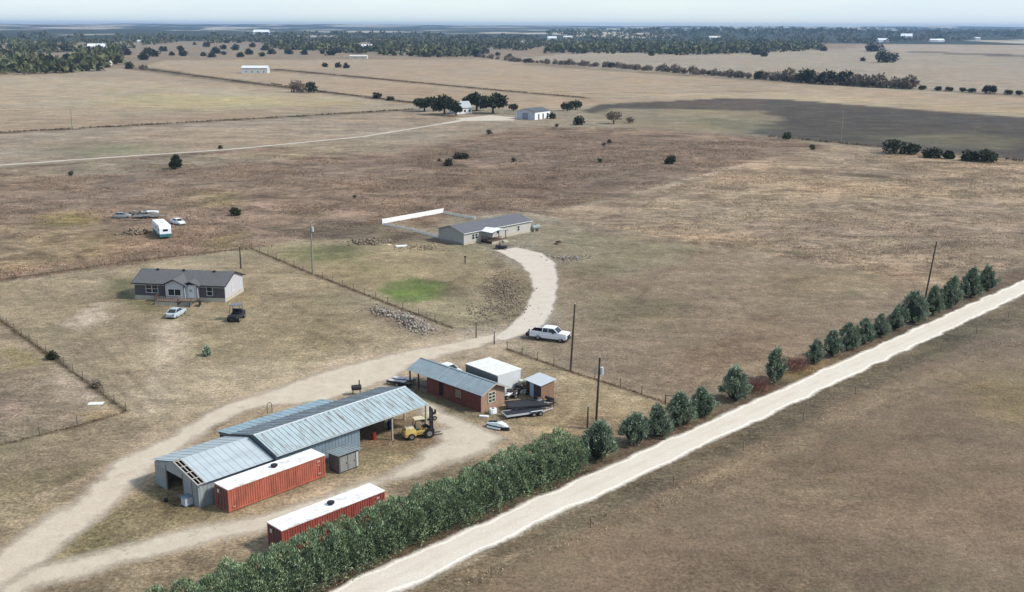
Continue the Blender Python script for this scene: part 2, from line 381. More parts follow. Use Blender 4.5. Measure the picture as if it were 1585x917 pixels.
def ground_cols(X, Y):
    R = np.hypot(X, Y)
    wx = (fbm(X / 9.0, Y / 9.0, 3) - .5) * .045 * R ** .8 * 2.2; wy = (fbm(X / 9.0 + 50, Y / 9.0 + 31, 3) - .5) * .045 * R ** .8 * 2.2
    c = np.tile(np.array(S(146, 131, 113)), (len(X), 1)); g = np.full(len(X), .5)
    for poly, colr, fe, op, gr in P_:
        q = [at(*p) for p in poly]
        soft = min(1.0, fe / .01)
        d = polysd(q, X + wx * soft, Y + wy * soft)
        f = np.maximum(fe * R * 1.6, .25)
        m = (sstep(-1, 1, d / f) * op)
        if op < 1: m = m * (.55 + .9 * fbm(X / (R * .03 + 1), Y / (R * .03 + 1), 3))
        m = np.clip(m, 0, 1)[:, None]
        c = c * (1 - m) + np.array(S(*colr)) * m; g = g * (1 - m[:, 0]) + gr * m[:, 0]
    for ln, wd, colr, op in LINES_:
        d = linesd([at(*p) for p in ln], X + wx * .06, Y + wy * .06)
        wv = np.maximum(wd * 1.6, np.where(R > 300, R * R / KPX, 0)); m = (np.clip(1 - d / wv, 0, 1) ** .7 * op * (.6 + .7 * vnoise(X / wd / 3, Y / wd / 3)))
        m = np.clip(m, 0, 1)[:, None]; c = c * (1 - m) + np.array(S(*colr)) * m
    # broad unevenness of the growth
    big = fbm(X / 60 + 5, Y / 60, 4) - .5; b2 = fbm(X / 26 + 51, Y / 34 + 3, 4) - .5
    c = c * (1 + (.26 * big + .75 * b2 * np.maximum(g - .4, 0))[:, None])
    c = c * (1 + np.array([.10, 0, -.10]) * (fbm(X / 40 + 9, Y / 40 + 77, 3) - .5)[:, None] * 1.6)
    return c * np.array([1.045, 1.005, .955]), g

def polar(radii, angs):
    A, Rr = np.meshgrid(angs, radii); n, m = A.shape
    X = (Rr * np.sin(A)).ravel(); Y = (Rr * np.cos(A)).ravel()
    i, j = np.meshgrid(np.arange(n - 1), np.arange(m - 1), indexing='ij')
    a = (i * m + j).ravel(); F = np.stack([a, a + 1, a + m + 1, a + m], 1)
    return X, Y, F
def ground_material(name, far=False):
    m, nt, p = nodemat(name); v = coords(nt)
    at_ = N(nt, 'ShaderNodeAttribute', attribute_name='tone'); ag = N(nt, 'ShaderNodeAttribute', attribute_name='growth')
    c = at_.outputs['Color']; gr = ag.outputs['Fac']
    fine = noise(nt, v, 2.6, 6, .75); mid = noise(nt, v, .42, 5, .7, .3); wide = noise(nt, scaled(nt, v, (.05, .09, .1)), 1, 5, .65)
    clump = noise(nt, scaled(nt, v, (.8, .8, 1)), 1.0, 4, .8)
    amp = maths(nt, 'ADD', maths(nt, 'MULTIPLY', gr, .8), .45)
    def mod(f, lo, hi, a, b): return ramp(nt, f, a, b, (lo, lo, lo, 1), (hi, hi, hi, 1))
    c1 = mix(nt, 1.0, c, mod(fine, .48, 1.52, .37, .63), 'MULTIPLY'); c1 = mix(nt, amp, c, c1)
    c2 = mix(nt, 1.0, c1, mod(mid, .76, 1.24, .36, .64), 'MULTIPLY'); c2 = mix(nt, amp, c1, c2)
    c3 = mix(nt, 1.0, c2, mod(wide, .80, 1.2, .34, .66), 'MULTIPLY')
    mp = N(nt, 'ShaderNodeMapping'); mp.inputs['Rotation'].default_value = (0, 0, math.radians(62)); mp.inputs['Scale'].default_value = (.8, 1.9, 1); nt.links.new(v, mp.inputs['Vector'])
    stk = noise(nt, mp.outputs[0], 1.0, 5, .7, .4)
    c3 = mix(nt, maths(nt, 'MULTIPLY', amp, .9), c3, mix(nt, 1.0, c3, mod(stk, .74, 1.28, .36, .64), 'MULTIPLY'))
    pch = noise(nt, scaled(nt, v, (.07, .085, 1)), 1.0, 7, .78, .8)
    c3 = mix(nt, gr, c3, mix(nt, 1.0, c3, mod(pch, .50, 1.48, .38, .62), 'MULTIPLY'))
    # straw and dead-weed clumps
    st = maths(nt, 'MULTIPLY', ramp(nt, clump, .56, .68), maths(nt, 'MULTIPLY', gr, .45))
    c4 = mix(nt, st, c3, S(196, 176, 142))
    dk = maths(nt, 'MULTIPLY', ramp(nt, noise(nt, v, .55, 5, .8), .60, .72), maths(nt, 'MULTIPLY', gr, .55))
    c5 = mix(nt, dk, c4, S(86, 70, 56))
    hue = noise(nt, v, .09, 3); c5 = mix(nt, maths(nt, 'MULTIPLY', ramp(nt, hue, .5, .68), .25), c5, S(132, 128, 98))
    nt.links.new(c5, p.inputs['Base Color']); p.inputs['Roughness'].default_value = .95; p.inputs['Specular IOR Level'].default_value = .1
    if not far:
        h = maths(nt, 'ADD', fine, maths(nt, 'MULTIPLY', mid, 1.5)); bump(nt, p, h, .8, .3)
    return m
fine_a = np.radians(np.linspace(-37, 37, 600))
coarse_r = np.radians(np.linspace(37, 180, 30))[1:]; coarse_l = np.radians(np.linspace(-180, -37, 30))[:-1]
angs = np.concatenate([coarse_l, fine_a, coarse_r])
KP = 48 * FOC * 1.07
rows = KP / (np.concatenate([np.linspace(3000, 1100, 20)[:-1], np.linspace(1100, 62.5, 520)]) - 40)
rows = np.concatenate([[1.0], rows])
X, Y, F = polar(rows, angs)
c, g = ground_cols(X, Y)
V = np.stack([X, Y, terrain(X, Y) * 0], 1)
GM = ground_material('dry_pasture')
go = npmesh('ground', V, F, GM, attrs=[('tone', 'FLOAT_COLOR', np.concatenate([c, np.ones((len(c), 1))], 1)), ('growth', 'FLOAT', g)])
tag(go, kind='structure')
# hills
hr = np.concatenate([np.linspace(3300, 7000, 90), np.linspace(7100, 17000, 60)])
X, Y, F = polar(hr, angs)
Z = terrain(X, Y) + np.where(np.hypot(X, Y) < 3310, -.5, 0.02)
wood = fbm(X / 420, Y / 700 + 9, 4); f2 = fbm(X / 90, Y / 160, 3)
mW = sstep(.40, .46, wood + .12 * (f2 - .5) + .10 * sstep(0, 900, X) * sstep(5600, 4000, np.hypot(X, Y)))[:, None]
c = np.array(S(190, 178, 158)) * (.8 + .4 * f2[:, None]) * (1 - mW) + np.array(S(56, 64, 50)) * (.7 + .6 * f2[:, None]) * mW
ho = npmesh('hills', np.stack([X, Y, Z], 1), F, ground_material('far_hills', True), attrs=[('tone', 'FLOAT_COLOR', np.concatenate([c, np.ones((len(c), 1))], 1)), ('growth', 'FLOAT', np.full(len(X), .2))], smooth=True)
tag(ho, kind='structure')

# ------------------------------------------------------------------ roads and tracks: thin sheets with ragged edges
def sheet(name, shapes, cell, z, mat, rag=.5, pad=.2):
    xs = [p[0] for s in shapes for p in s[1]]; ys = [p[1] for s in shapes for p in s[1]]
    wmax = max(s[2] for s in shapes) if shapes else 0
    x0, x1, y0, y1 = min(xs) - wmax - 1, max(xs) + wmax + 1, min(ys) - wmax - 1, max(ys) + wmax + 1
    nx, ny = int((x1 - x0) / cell) + 1, int((y1 - y0) / cell) + 1
    gx, gy = np.meshgrid(np.linspace(x0, x1, nx), np.linspace(y0, y1, ny), indexing='ij'); X = gx.ravel(); Y = gy.ravel()
    D = np.full(X.shape, -1e9)
    for kind, pts, wd in shapes:
        D = np.maximum(D, polysd(pts, X, Y) + wd if kind == 'poly' else wd - linesd(pts, X, Y))
    D = D + rag * (fbm(X / (2.2 + cell), Y / (2.2 + cell), 3) - .5) * 2
    Dg = D.reshape(nx, ny); keep = np.maximum.reduce([Dg[:-1, :-1], Dg[1:, :-1], Dg[1:, 1:], Dg[:-1, 1:]]) > -pad
    i, j = np.where(keep); a = i * ny + j
    Fq = np.stack([a, a + ny, a + ny + 1, a + 1], 1)
    used = np.unique(Fq); remap = np.zeros(len(X), int); remap[used] = np.arange(len(used))
    o = npmesh(name, np.stack([X[used], Y[used], np.full(len(used), z)], 1), remap[Fq], mat, attrs=[('edge', 'FLOAT', D[used])])
    return tag(o, kind='structure')
def road_material(name, ca, cb, grassy, soft=.35, gap=.0, ruts=None, tracks=False):
    m, nt, p = nodemat(name); v = coords(nt)
    e = N(nt, 'ShaderNodeAttribute', attribute_name='edge').outputs['Fac']
    n1 = noise(nt, v, .5, 5, .7); n2 = noise(nt, v, 3.5, 5, .75)
    c = mix(nt, ramp(nt, n1, .3, .7), ca, cb)
    c = mix(nt, 1.0, c, ramp(nt, n2, .3, .7, (.84, .84, .84, 1), (1.12, 1.12, 1.12, 1)), 'MULTIPLY')
    if ruts:
        rt = ramp(nt, noise(nt, scaled(nt, v, ruts[0]), 1, 4, .6), .5, .66); c = mix(nt, maths(nt, 'MULTIPLY', rt, ruts[2]), c, ruts[1])
    if tracks:
        wob = maths(nt, 'ADD', e, maths(nt, 'MULTIPLY', maths(nt, 'SUBTRACT', noise(nt, v, .25, 3), .5), .7))
        c = mix(nt, maths(nt, 'MULTIPLY', ramp(nt, maths(nt, 'MULTIPLY', wob, .4), .80, .95), .16), c, S(184, 168, 146))
        c = mix(nt, maths(nt, 'MULTIPLY', ramp(nt, maths(nt, 'MULTIPLY', wob, .4), .34, .12), .35), c, S(184, 168, 146))
    if gap: c = mix(nt, maths(nt, 'MULTIPLY', ramp(nt, noise(nt, v, .35, 6, .8), .56, .68), gap), c, grassy)
    nt.links.new(c, p.inputs['Base Color']); p.inputs['Roughness'].default_value = .95; p.inputs['Specular IOR Level'].default_value = .1
    bump(nt, p, n2, .35, .06)
    a = maths(nt, 'ADD', e, maths(nt, 'MULTIPLY', maths(nt, 'SUBTRACT', noise(nt, v, 1.6, 5, .8), .5), soft * 3))
    a = ramp(nt, maths(nt, 'DIVIDE', a, soft * 2, False), 0, 1)
    tr = N(nt, 'ShaderNodeBsdfTransparent'); mx = N(nt, 'ShaderNodeMixShader')
    nt.links.new(a, mx.inputs[0]); nt.links.new(tr.outputs[0], mx.inputs[1]); nt.links.new(p.outputs[0], mx.inputs[2])
    nt.links.new(mx.outputs[0], nt.nodes['Material Output'].inputs[0])
    return m
RD = math.radians(45.3); ru = (math.cos(RD), math.sin(RD))
def along(p, d): return (p[0] + ru[0] * d, p[1] + ru[1] * d)
rc = (-13.0, 82.2)                                   # a point on the road's centre
sheet('gravel_road', [('line', [along(rc, -75), along(rc, 420)], 2.45)], .45, .012,
      road_material('pale_gravel', S(228, 217, 200, .82), S(238, 230, 217, .82), S(150, 135, 110), .30, .12, tracks=True), rag=.5)
A = lambda L: [at(*p) for p in L]
DM = road_material('caliche_track', S(204, 187, 164, .68), S(222, 207, 186, .68), S(160, 144, 118), .75, .5)
sheet('dirt_track', [
 ('poly', A([(-140,1010),(-60,905),(0,853),(78,799),(136,768),(181,717),(230,694),(305,651),(350,626),(400,610),(431,603),(493,578),(578,556),(663,538),(734,524),(780,512),(780,526),(720,541),(663,556),(625,572),(590,592),(493,622),(400,628),(350,647),(288,690),(243,723),(185,772),(123,826),(41,884),(0,930),(-60,1000)]), 1.0)],
 .6, .004, DM, rag=.9, pad=1.2)
sheet('yard_track', [
 ('poly', A([(-60,1010),(0,905),(41,884),(111,865),(263,826),(400,800),(500,770),(600,735),(690,690),(690,660),(655,640),(650,620),(668,628),(730,655),(778,678),(740,700),(660,732),(600,745),(500,790),(400,822),(230,863),(49,912),(0,960)]), .9), ('poly', A([(668,660),(730,660),(775,672),(760,700),(700,712),(650,715),(640,700),(680,685)]), .6)],
 .6, .008, road_material('worn_yard_dirt', S(202, 187, 164, .68), S(220, 205, 184, .68), S(156, 140, 112), .8, .75), rag=.9, pad=1.2)
sheet('driveway', [('poly', A([(765,388),(800,383),(840,392),(860,408),(863,440),(858,480),(838,508),(780,528),(760,524),(790,505),(812,480),(825,450),(820,425),(800,405)]), .3)],
 .6, .016, road_material('pale_driveway', S(210, 196, 178, .68), S(224, 212, 196, .68), S(150, 136, 112), .35, .15), rag=.5, pad=1.0)
sheet('farm_road', [('line', A([(-160,266),(0,256),(110,248),(350,232),(560,212),(690,191),(745,182)]), 2.3), ('line', A([(690,191),(745,182),(800,184)]), 3.5), ('poly', A([(700,184),(760,178),(800,182),(800,187),(720,188)]), 0)],
 1.3, .02, road_material('pale_farm_road', S(206, 192, 172), S(220, 208, 190), S(160, 146, 122), .8, .1), rag=.6, pad=1.5)

# ------------------------------------------------------------------ foliage
def leaf_quads(P, D, L, Wd, seed=0, tri=False):
    """P points, D directions (unit), lengths, widths -> kite shaped leaf sprays"""
    r = np.random.RandomState(seed); n = len(P)
    R = r.normal(size=(n, 3)); Sd = np.cross(D, R); Sd /= np.linalg.norm(Sd, axis=1)[:, None] + 1e-9
    L = L[:, None]; Wd = Wd[:, None]
    a = P; b = P + D * L * .45 + Sd * Wd * .5; c_ = P + D * L; d = P + D * L * .45 - Sd * Wd * .5
    V = np.stack([a, b, c_, d], 1).reshape(-1, 3); Fq = np.arange(n * 4).reshape(n, 4)
    return V, Fq
def unit(v): return v / (np.linalg.norm(v, axis=1)[:, None] + 1e-9)
CED = leafmat('juniper_needles', S(48, 62, 42, .8), S(160, 174, 148, 1.15), S(88, 104, 80, .9))
HED = leafmat('hedge_needles', S(52, 68, 40, .8), S(150, 168, 130, 1.15), S(88, 104, 72, .95))
OAK = leafmat('live_oak_leaves', S(38, 46, 26), S(76, 82, 48), S(58, 60, 38))
FAR = leafmat('far_wood_leaves', S(46, 60, 32), S(104, 110, 66, .8), S(108, 94, 70, .8))
BARE = leafmat('bare_twigs', S(122, 108, 92), S(170, 154, 134), S(124, 112, 86))
REDB = leafmat('red_winter_twigs', S(124, 84, 72), S(150, 106, 94), S(122, 74, 66))
WEED = leafmat('dry_weeds', S(150, 128, 104, .9), S(196, 172, 138, .9), S(132, 110, 88, .9))
WEEDB = leafmat('brown_weeds', S(132, 108, 88, .9), S(166, 140, 116, .9), S(116, 92, 76, .9))
BARK = pm('bark', S(92, 80, 68), .9, .3, 4, bmp=.4)
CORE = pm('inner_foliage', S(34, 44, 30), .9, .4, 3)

def juniper_mesh(H, W, seed, n=2600):
    r = np.random.RandomState(seed)
    # clumps, each clump a plume of sprays
    k = r.randint(46, 84); con = r.uniform(.35, .75); lx, ly = r.uniform(-.35, .35, 2); t = r.rand(k) ** .9; a = r.rand(k) * 2 * math.pi
    prof = np.interp(t, [0, .12, .35, .7, 1], [.62 + .2 * con, .98, 1.0, con, .08]) * (.72 + .42 * r.rand(k)); rad = prof * W / 2 * (.62 + .3 * r.rand(k))
    C = np.stack([rad * np.cos(a) + lx * t, rad * np.sin(a) + ly * t, .10 * H + t * H * .84], 1)
    idx = r.randint(0, k, n)
    out = unit(np.stack([np.cos(a), np.sin(a), np.full(k, .9)], 1))[idx]
    P = C[idx] + r.normal(size=(n, 3)) * np.array([.15, .15, .22]) * W / 4
    D = unit(out + r.normal(size=(n, 3)) * .45 + np.array([0, 0, .25]))
    return leaf_quads(P, D, (.22 + .30 * r.rand(n)) * W / 4, (.07 + .07 * r.rand(n)) * W / 4, seed)
def core_mesh(H, W, seed):
    r = np.random.RandomState(seed); rings = []
    for t in np.linspace(0, 1, 7):
        rr = np.interp(t, [0, .15, .4, .7, 1], [.4, .58, .55, .32, .03]) * W / 2
        rings.append([(rr * math.cos(q) * (.85 + .3 * r.rand()), rr * math.sin(q) * (.85 + .3 * r.rand()), .1 * H + t * H * .8) for q in np.linspace(0, 2 * math.pi, 10, endpoint=False)])
    return rings
def juniper(x, y, H, W, seed, label, name='juniper_tree', mat=None, group='junipers planted along the gravel road', nn=4200):
    t = thing(name, label, 'tree', (x, y), 0, group)
    MB().tube((0, 0, 0), (0, 0, H * .7), W * .05, W * .015, 7).build('trunk', BARK, t)
    V, Fq = juniper_mesh(H, W, seed, nn)
    c = npmesh('crown', V, Fq, mat or CED, t)
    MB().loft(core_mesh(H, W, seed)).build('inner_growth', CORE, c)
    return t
jl = ['broad juniper right beside the end of the long hedge', 'second juniper past the hedge end, leaning on its neighbour', 'third juniper past the hedge end, ragged crown',
 'fourth juniper past the hedge end, standing by the fence corner', 'pale green juniper just before the gap of bare ground', 'solitary plump juniper standing alone in the row gap',
 'tall narrow juniper between the two red brush patches', 'thin juniper just past the red brush', 'first of the dense run of small junipers after the red brush',
 'second small juniper in the dense run', 'third small juniper in the dense run', 'fourth small juniper in the dense run', 'small juniper touching the big round one',
 'big round juniper at the foot of the leaning pole', 'narrow juniper just right of the leaning pole', 'tall dark juniper second right of the leaning pole',
 'tall juniper second from the far end of the roadside row', 'last juniper at the far end of the roadside row']
JX = [(925,716,657,56),(982,692,643,50),(1018,680,632,48),(1055,664,614,50),(1088,648,606,48),(1138,626,571,50),(1199,597,543,44),(1260,568,531,30),(1288,557,517,36),(1314,547,508,34),(1338,537,500,32),(1362,528,492,30),(1385,517,484,28),(1413,505,461,46),(1444,493,450,32),(1470,482,437,38),(1502,467,423,38),(1528,455,419,32)]
for i, (px, yb, yt, wd) in enumerate(JX):
    x, y = at(px, yb - 6); m_ = mperpx(px, yb)
    juniper(x, y, (yb - yt) * m_ * .98, wd * m_ * .98, 20 + i, jl[i])
# the dense hedge
def hedge():
    r = np.random.RandomState(5)
    t = thing('hedge', 'long dense dark green juniper hedge beside the pale gravel road', 'hedge', (0, 0))
    L0, L1 = -45.0, 34.2; base = (rc[0] - ru[1] * 5.25, rc[1] + ru[0] * 5.25)
    vx, vy = -ru[1], ru[0]
    def cross(s, q):           # s along, q in -1..1 around the section; returns offset, height, normal
        Hh = 3.35 + .75 * (fbm(np.atleast_1d(s / 2.3), np.atleast_1d(s * 0 + 3.3), 3)[0] - .4) * 1.6 + (.45 if s > 22 else 0); Hw = 2.35
        ang = q * math.pi / 2 * 1.12
        return Hw * math.copysign(abs(math.sin(ang)) ** .7, ang), max(.1, Hh * max(0, math.cos(ang)) ** .55), Hh
    n = 105000; s = L0 + (L1 - L0) * r.rand(n); q = r.rand(n) * 2 - 1
    Hh = 3.35 + 1.3 * (fbm(s / 2.6, s * 0 + 3.3, 3) - .4) + np.where(s > 20, .45, 0) + np.clip((s + 16) / 10, -.8, 0); Hw = 2.6 + .5 * (fbm(s / 3, s * 0 + 9, 2) - .5) - np.clip((-18 - s) / 10, 0, .5)
    endf = np.sqrt(np.clip(1 - ((s - (L1 - 1.8)) / 1.8).clip(0, 1) ** 2, 0, 1)); Hh = Hh * (.55 + .45 * endf); Hw = Hw * (.35 + .65 * endf)
    Hh = Hh * (.92 + .16 * np.abs(np.sin(math.pi * (s + 1.4 * fbm(s / 3, s * 0 + 40, 2)) / 2.3))); Hw = Hw * (.92 + .12 * np.abs(np.sin(math.pi * (s + 1.4 * fbm(s / 3, s * 0 + 40, 2)) / 2.3)))
    ang = q * math.pi / 2 * 1.0
    off = Hw * np.sign(ang) * np.abs(np.sin(ang)) ** .75; zz = Hh * np.abs(np.cos(ang)) ** .75
    bumpy = (fbm(s / .8, q * 3 + 7, 3) - .5) * 2.4
    off = off * (1 + .28 * bumpy); zz = zz * (1 + .22 * bumpy) 
    dep = r.rand(n) ** 2 * .5; off = off * (1 - dep * .35); zz = np.maximum(zz * (1 - dep * .3), .05)
    P = np.stack([base[0] + ru[0] * s + vx * off, base[1] + ru[1] * s + vy * off, zz], 1)
    nr = np.stack([vx * np.sin(ang), vy * np.sin(ang), np.cos(ang) + .45], 1)
    cl = np.stack([fbm(s / .6, q * 5, 2) - .5, fbm(s / .6 + 9, q * 5, 2) - .5, r.rand(n) * .3], 1) * 2.0
    D = unit(nr + cl + r.normal(size=(n, 3)) * .6)
    V, Fq = leaf_quads(P, D, .15 + .26 * r.rand(n), .05 + .07 * r.rand(n), 3)
    cr = npmesh('foliage', V, Fq, HED, t)
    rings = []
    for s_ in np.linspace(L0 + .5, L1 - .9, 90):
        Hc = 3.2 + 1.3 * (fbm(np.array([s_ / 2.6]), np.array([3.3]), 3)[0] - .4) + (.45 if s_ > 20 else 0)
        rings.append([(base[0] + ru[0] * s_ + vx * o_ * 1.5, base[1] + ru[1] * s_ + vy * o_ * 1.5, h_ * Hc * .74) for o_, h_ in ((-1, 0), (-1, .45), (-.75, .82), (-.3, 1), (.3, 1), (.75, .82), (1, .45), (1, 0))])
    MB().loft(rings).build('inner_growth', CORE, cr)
hedge()
def red_brush(px, py, W, H, label, seed):
    x, y = at(px, py); r = np.random.RandomState(seed); n = 1300
    a = r.rand(n) * 6.283; rr = np.sqrt(r.rand(n)); D = unit(np.stack([np.cos(a) * rr * .7, np.sin(a) * rr * .7, np.ones(n)], 1) + r.normal(size=(n, 3)) * .25)
    P = np.stack([ru[0] * (r.rand(n) - .5) * W + np.cos(a) * .6, ru[1] * (r.rand(n) - .5) * W + np.sin(a) * .6, r.rand(n) ** 1.2 * H * .75], 1)
    P[:, :2] += 0
    V, Fq = leaf_quads(P, D, .3 + .5 * r.rand(n), .035 + .03 * r.rand(n), seed)
    t = thing('red_shrub', label, 'shrub', (x, y)); npmesh('twigs', V, Fq, REDB, t)
red_brush(1170, 605, 4.2, 1.7, 'brownish red leafless shrub between two junipers by the road', 1)
red_brush(1228, 572, 5.0, 1.7, 'bright red leafless shrub right of the narrow juniper', 2)

def round_tree(name, label, x, y, H, W, seed, mat=OAK, n=1500, trunk=.28, group=None, leaf=.55, z=0, core=True, flat=.8):
    r = np.random.RandomState(seed); t = thing(name, label, 'tree', (x, y, z), 0, group)
    mb = MB(); mb.tube((0, 0, -.1), (0, 0, H * trunk * 1.5), W * .035 + .1, W * .02 + .06, 7)
    k = 22; a = r.rand(k) * 6.283; u = r.rand(k) ** .5; tz = r.rand(k)
    C = np.stack([u * np.cos(a) * W * .36, u * np.sin(a) * W * .36, H * (trunk + .12) + (H * (.88 - trunk - .12)) * tz * (1 - .45 * u ** 2)], 1)
    for i in range(0, k, 3): mb.tube((0, 0, H * trunk), tuple(C[i]), W * .018 + .03, .03, 5)
    mb.build('trunk', BARK, t)
    idx = r.randint(0, k, n); dv = unit(r.normal(size=(n, 3))); P = C[idx] + dv * np.array([1, 1, .7]) * W * .155 * (.6 + .5 * r.rand(n))[:, None]
    P[:, 2] = np.maximum(P[:, 2], H * trunk * .75)
    D = unit(dv + r.normal(size=(n, 3)) * .7); V, Fq = leaf_quads(P, D, leaf * (.6 + .8 * r.rand(n)), leaf * .6 * (.6 + .8 * r.rand(n)), seed)
    npmesh('crown', V, Fq, mat, t)
    return t
def rt(px, yb, yt, wd, *a, **k):
    x, y = at(px, yb); m_ = mperpx(px, yb)
    return lambda name, label, seed, **kw: round_tree(name, label, x, y, (yb - yt) * m_, wd * m_, seed, **kw)
# live oaks round the far farmhouse
rt(657, 173, 147, 36)('live_oak', 'leftmost dark live oak left of the far farmhouse', 1, n=1500, leaf=1.3)
rt(688, 178, 149, 44)('live_oak', 'dark live oak in front of the far farmhouse, left of its roof', 2, n=1900, leaf=1.4)
rt(706, 180, 157, 24)('live_oak', 'small dark live oak hiding the front of the far farmhouse', 22, n=900, leaf=1.2)
rt(738, 172, 144, 46)('live_oak', 'dark live oak just right of the far farmhouse roof', 3, n=1900, leaf=1.4)
rt(763, 176, 146, 46)('live_oak', 'widest dark live oak beside the farm road end', 4, n=2200, leaf=1.4)
rt(795, 172, 162, 16)('small_tree', 'small tree behind the white barn, left of its roof', 5, n=400, leaf=1.0)
rt(878, 172, 159, 20)('small_oak', 'small oak right of the white barn', 6, n=600, leaf=1.1)
rt(891, 170, 156, 22)('small_oak', 'slightly taller oak behind the small one right of the white barn', 7, n=600, leaf=1.1)
rt(854, 184, 176, 12)('shrub', 'dark shrub against the right end of the white barn', 71, n=300, leaf=1.0, trunk=.05)
rt(896, 194, 180, 18)('shrub', 'green bush in the brush field below the two small oaks', 8, n=500, leaf=1.0, trunk=.1)
rt(950, 192, 171, 24)('bare_tree', 'grey leafless tree standing alone right of the white barn', 9, n=900, leaf=.9, mat=BARE)
rt(975, 191, 181, 12)('bare_shrub', 'small grey shrub right of the lone leafless tree', 91, n=300, leaf=.8, mat=BARE, trunk=.05)
rt(272, 262, 240, 19)('juniper_bush', 'dark upright juniper bush beside the pale farm road', 10, n=1400, leaf=.7, trunk=.03)
rt(364, 334, 321, 17)('juniper_bush', 'dark juniper bush right of the parked camper', 11, n=700, leaf=.5, trunk=.03)
rt(713, 246, 235, 24)('juniper_bush', 'wide low juniper bush, right one of the close pair', 12, n=900, leaf=.6, trunk=.03)
rt(693, 257, 244, 15)('juniper_bush', 'small juniper bush, left and nearer one of the close pair', 13, n=700, leaf=.55, trunk=.03)
rt(1037, 254, 239, 18)('juniper_bush', 'dark juniper bush alone in the brown field below the ploughed land', 14, n=900, leaf=.6, trunk=.03)
rt(320, 551, 535, 15)('young_juniper', 'small green juniper growing in the yard below the dark utility vehicle', 15, n=900, leaf=.28, trunk=.05, mat=CED)
for k_, (px, yb, yt, wd, lb) in enumerate([(1383,238,217,40,'widest dark shrub at the ploughed field edge, left of the row'), (1408,239,221,28,'dark shrub merged with the right end of the widest one'),(1441,244,230,30,'rounded dark shrub in the middle of the field edge row'), (1468,246,233,14,'smallest dark shrub of the field edge row'),(1499,249,232,26,'dark shrub left half of the last clump at the field edge'), (1526,251,234,32,'last dark shrub at the right end of the field edge row')]):
    rt(px, yb, yt, wd)('field_edge_shrub', lb, 30 + k_, n=1100, leaf=.85, trunk=.02, group='dark shrubs along the ploughed field edge')
rt(462, 143, 124, 30)('bare_tree', 'grey brown tree clump on the left field fence line', 40, n=800, leaf=1.6, mat=BARE, trunk=.05)
rt(482, 144, 127, 18)('small_tree', 'green tree right of the grey clump on the left field fence line', 41, n=500, leaf=1.6, trunk=.05)
rt(583, 153, 144, 14)('fence_line_tree', 'round dark tree on the fence line left of the oaks', 42, n=400, leaf=1.3, trunk=.05)
rt(603, 156, 150, 12)('fence_line_tree', 'low dark bush just right of the round fence line tree', 43, n=300, leaf=1.2, trunk=.05)
rt(200, 107, 97, 12)('small_tree', 'small dark tree at the corner of the left tan field', 44, n=300, leaf=2.2, trunk=.05)
rt(222, 108, 101, 12)('bare_tree', 'grey small tree just right of the field corner tree', 45, n=250, leaf=2, trunk=.05, mat=BARE)
for k_, px in enumerate((503, 523, 536)):
    rt(px, 104 + k_, 97 + k_ * 1.3, 8)('small_tree', ['dark little tree, left of three in the tan field', 'dark little tree, middle of three in the tan field', 'dark little tree, right of three in the tan field'][k_], 46 + k_, n=160, leaf=2.4, trunk=.05)
rt(1374, 97, 80, 36)('live_oak', 'broad dark oak alone in the far right field', 50, n=900, leaf=3, trunk=.05)
rt(1352, 80, 66, 30)('live_oak', 'oak clump just behind the broad lone oak', 51, n=700, leaf=4, trunk=.05)
rt(1335, 95, 90, 7)('small_tree', 'tiny tree left of the broad lone oak', 52, n=120, leaf=2.4, trunk=.05)
# hedgerow of leafless trees across the far field
rr_ = random.Random(11); protos = []
for s_ in range(4):
    mt = BARE if s_ < 3 else OAK
    protos.append(round_tree('hedgerow_tree', 'leafless grey tree in the long field hedgerow', 0, 0, 8, 11, 60 + s_, mat=mt, n=420, leaf=1.9, trunk=.08, group='trees of the far field hedgerow'))
pts = [(738,88),(800,96),(860,100),(960,106),(1080,116),(1205,125),(1290,132),(1410,138)]
first = [True] * 4; pk = [children(p) for p in protos]
for k_ in range(96):
    f = k_ / 95 * (len(pts) - 1); i = min(int(f), len(pts) - 2); f -= i
    px = pts[i][0] + (pts[i + 1][0] - pts[i][0]) * f + rr_.uniform(-4, 4); py = pts[i][1] + (pts[i + 1][1] - pts[i][1]) * f + rr_.uniform(-.6, .4)
    x, y = at(px, py); s_ = rr_.choice([0, 0, 1, 1, 2, 2, 3]) if not (1262 < px < 1280) else 3
    sca = rr_.uniform(.5, 1.1) * (1.35 if px > 1190 else 1.0) * (.8 if px < 860 else 1)
    if first[s_]: o = protos[s_]; first[s_] = False; o.location = (x, y, 0); o.scale = (sca,) * 3; o.rotation_euler = (0, 0, 1)
    else: o = dup(protos[s_], (x, y), rr_.uniform(0, 6), sca, kids=pk[s_])
    o['label'] = 'leafless grey tree in the long field hedgerow' if s_ < 3 else 'dark green tree in the long field hedgerow'
for k_, px in enumerate((1428, 1452, 1468, 1490, 1505, 1527, 1536, 1560, 1577)):
    x, y = at(px, 139 + (px - 1420) * .055); 
    o = dup(protos[3], (x, y), k_ * 1.3, (.6, .6, .42 if k_ not in (5, 6) else .75), kids=pk[3]); o['label'] = 'low green brown bush on the thin end of the far hedgerow'; o['group'] = 'low bushes on the hedgerow end'

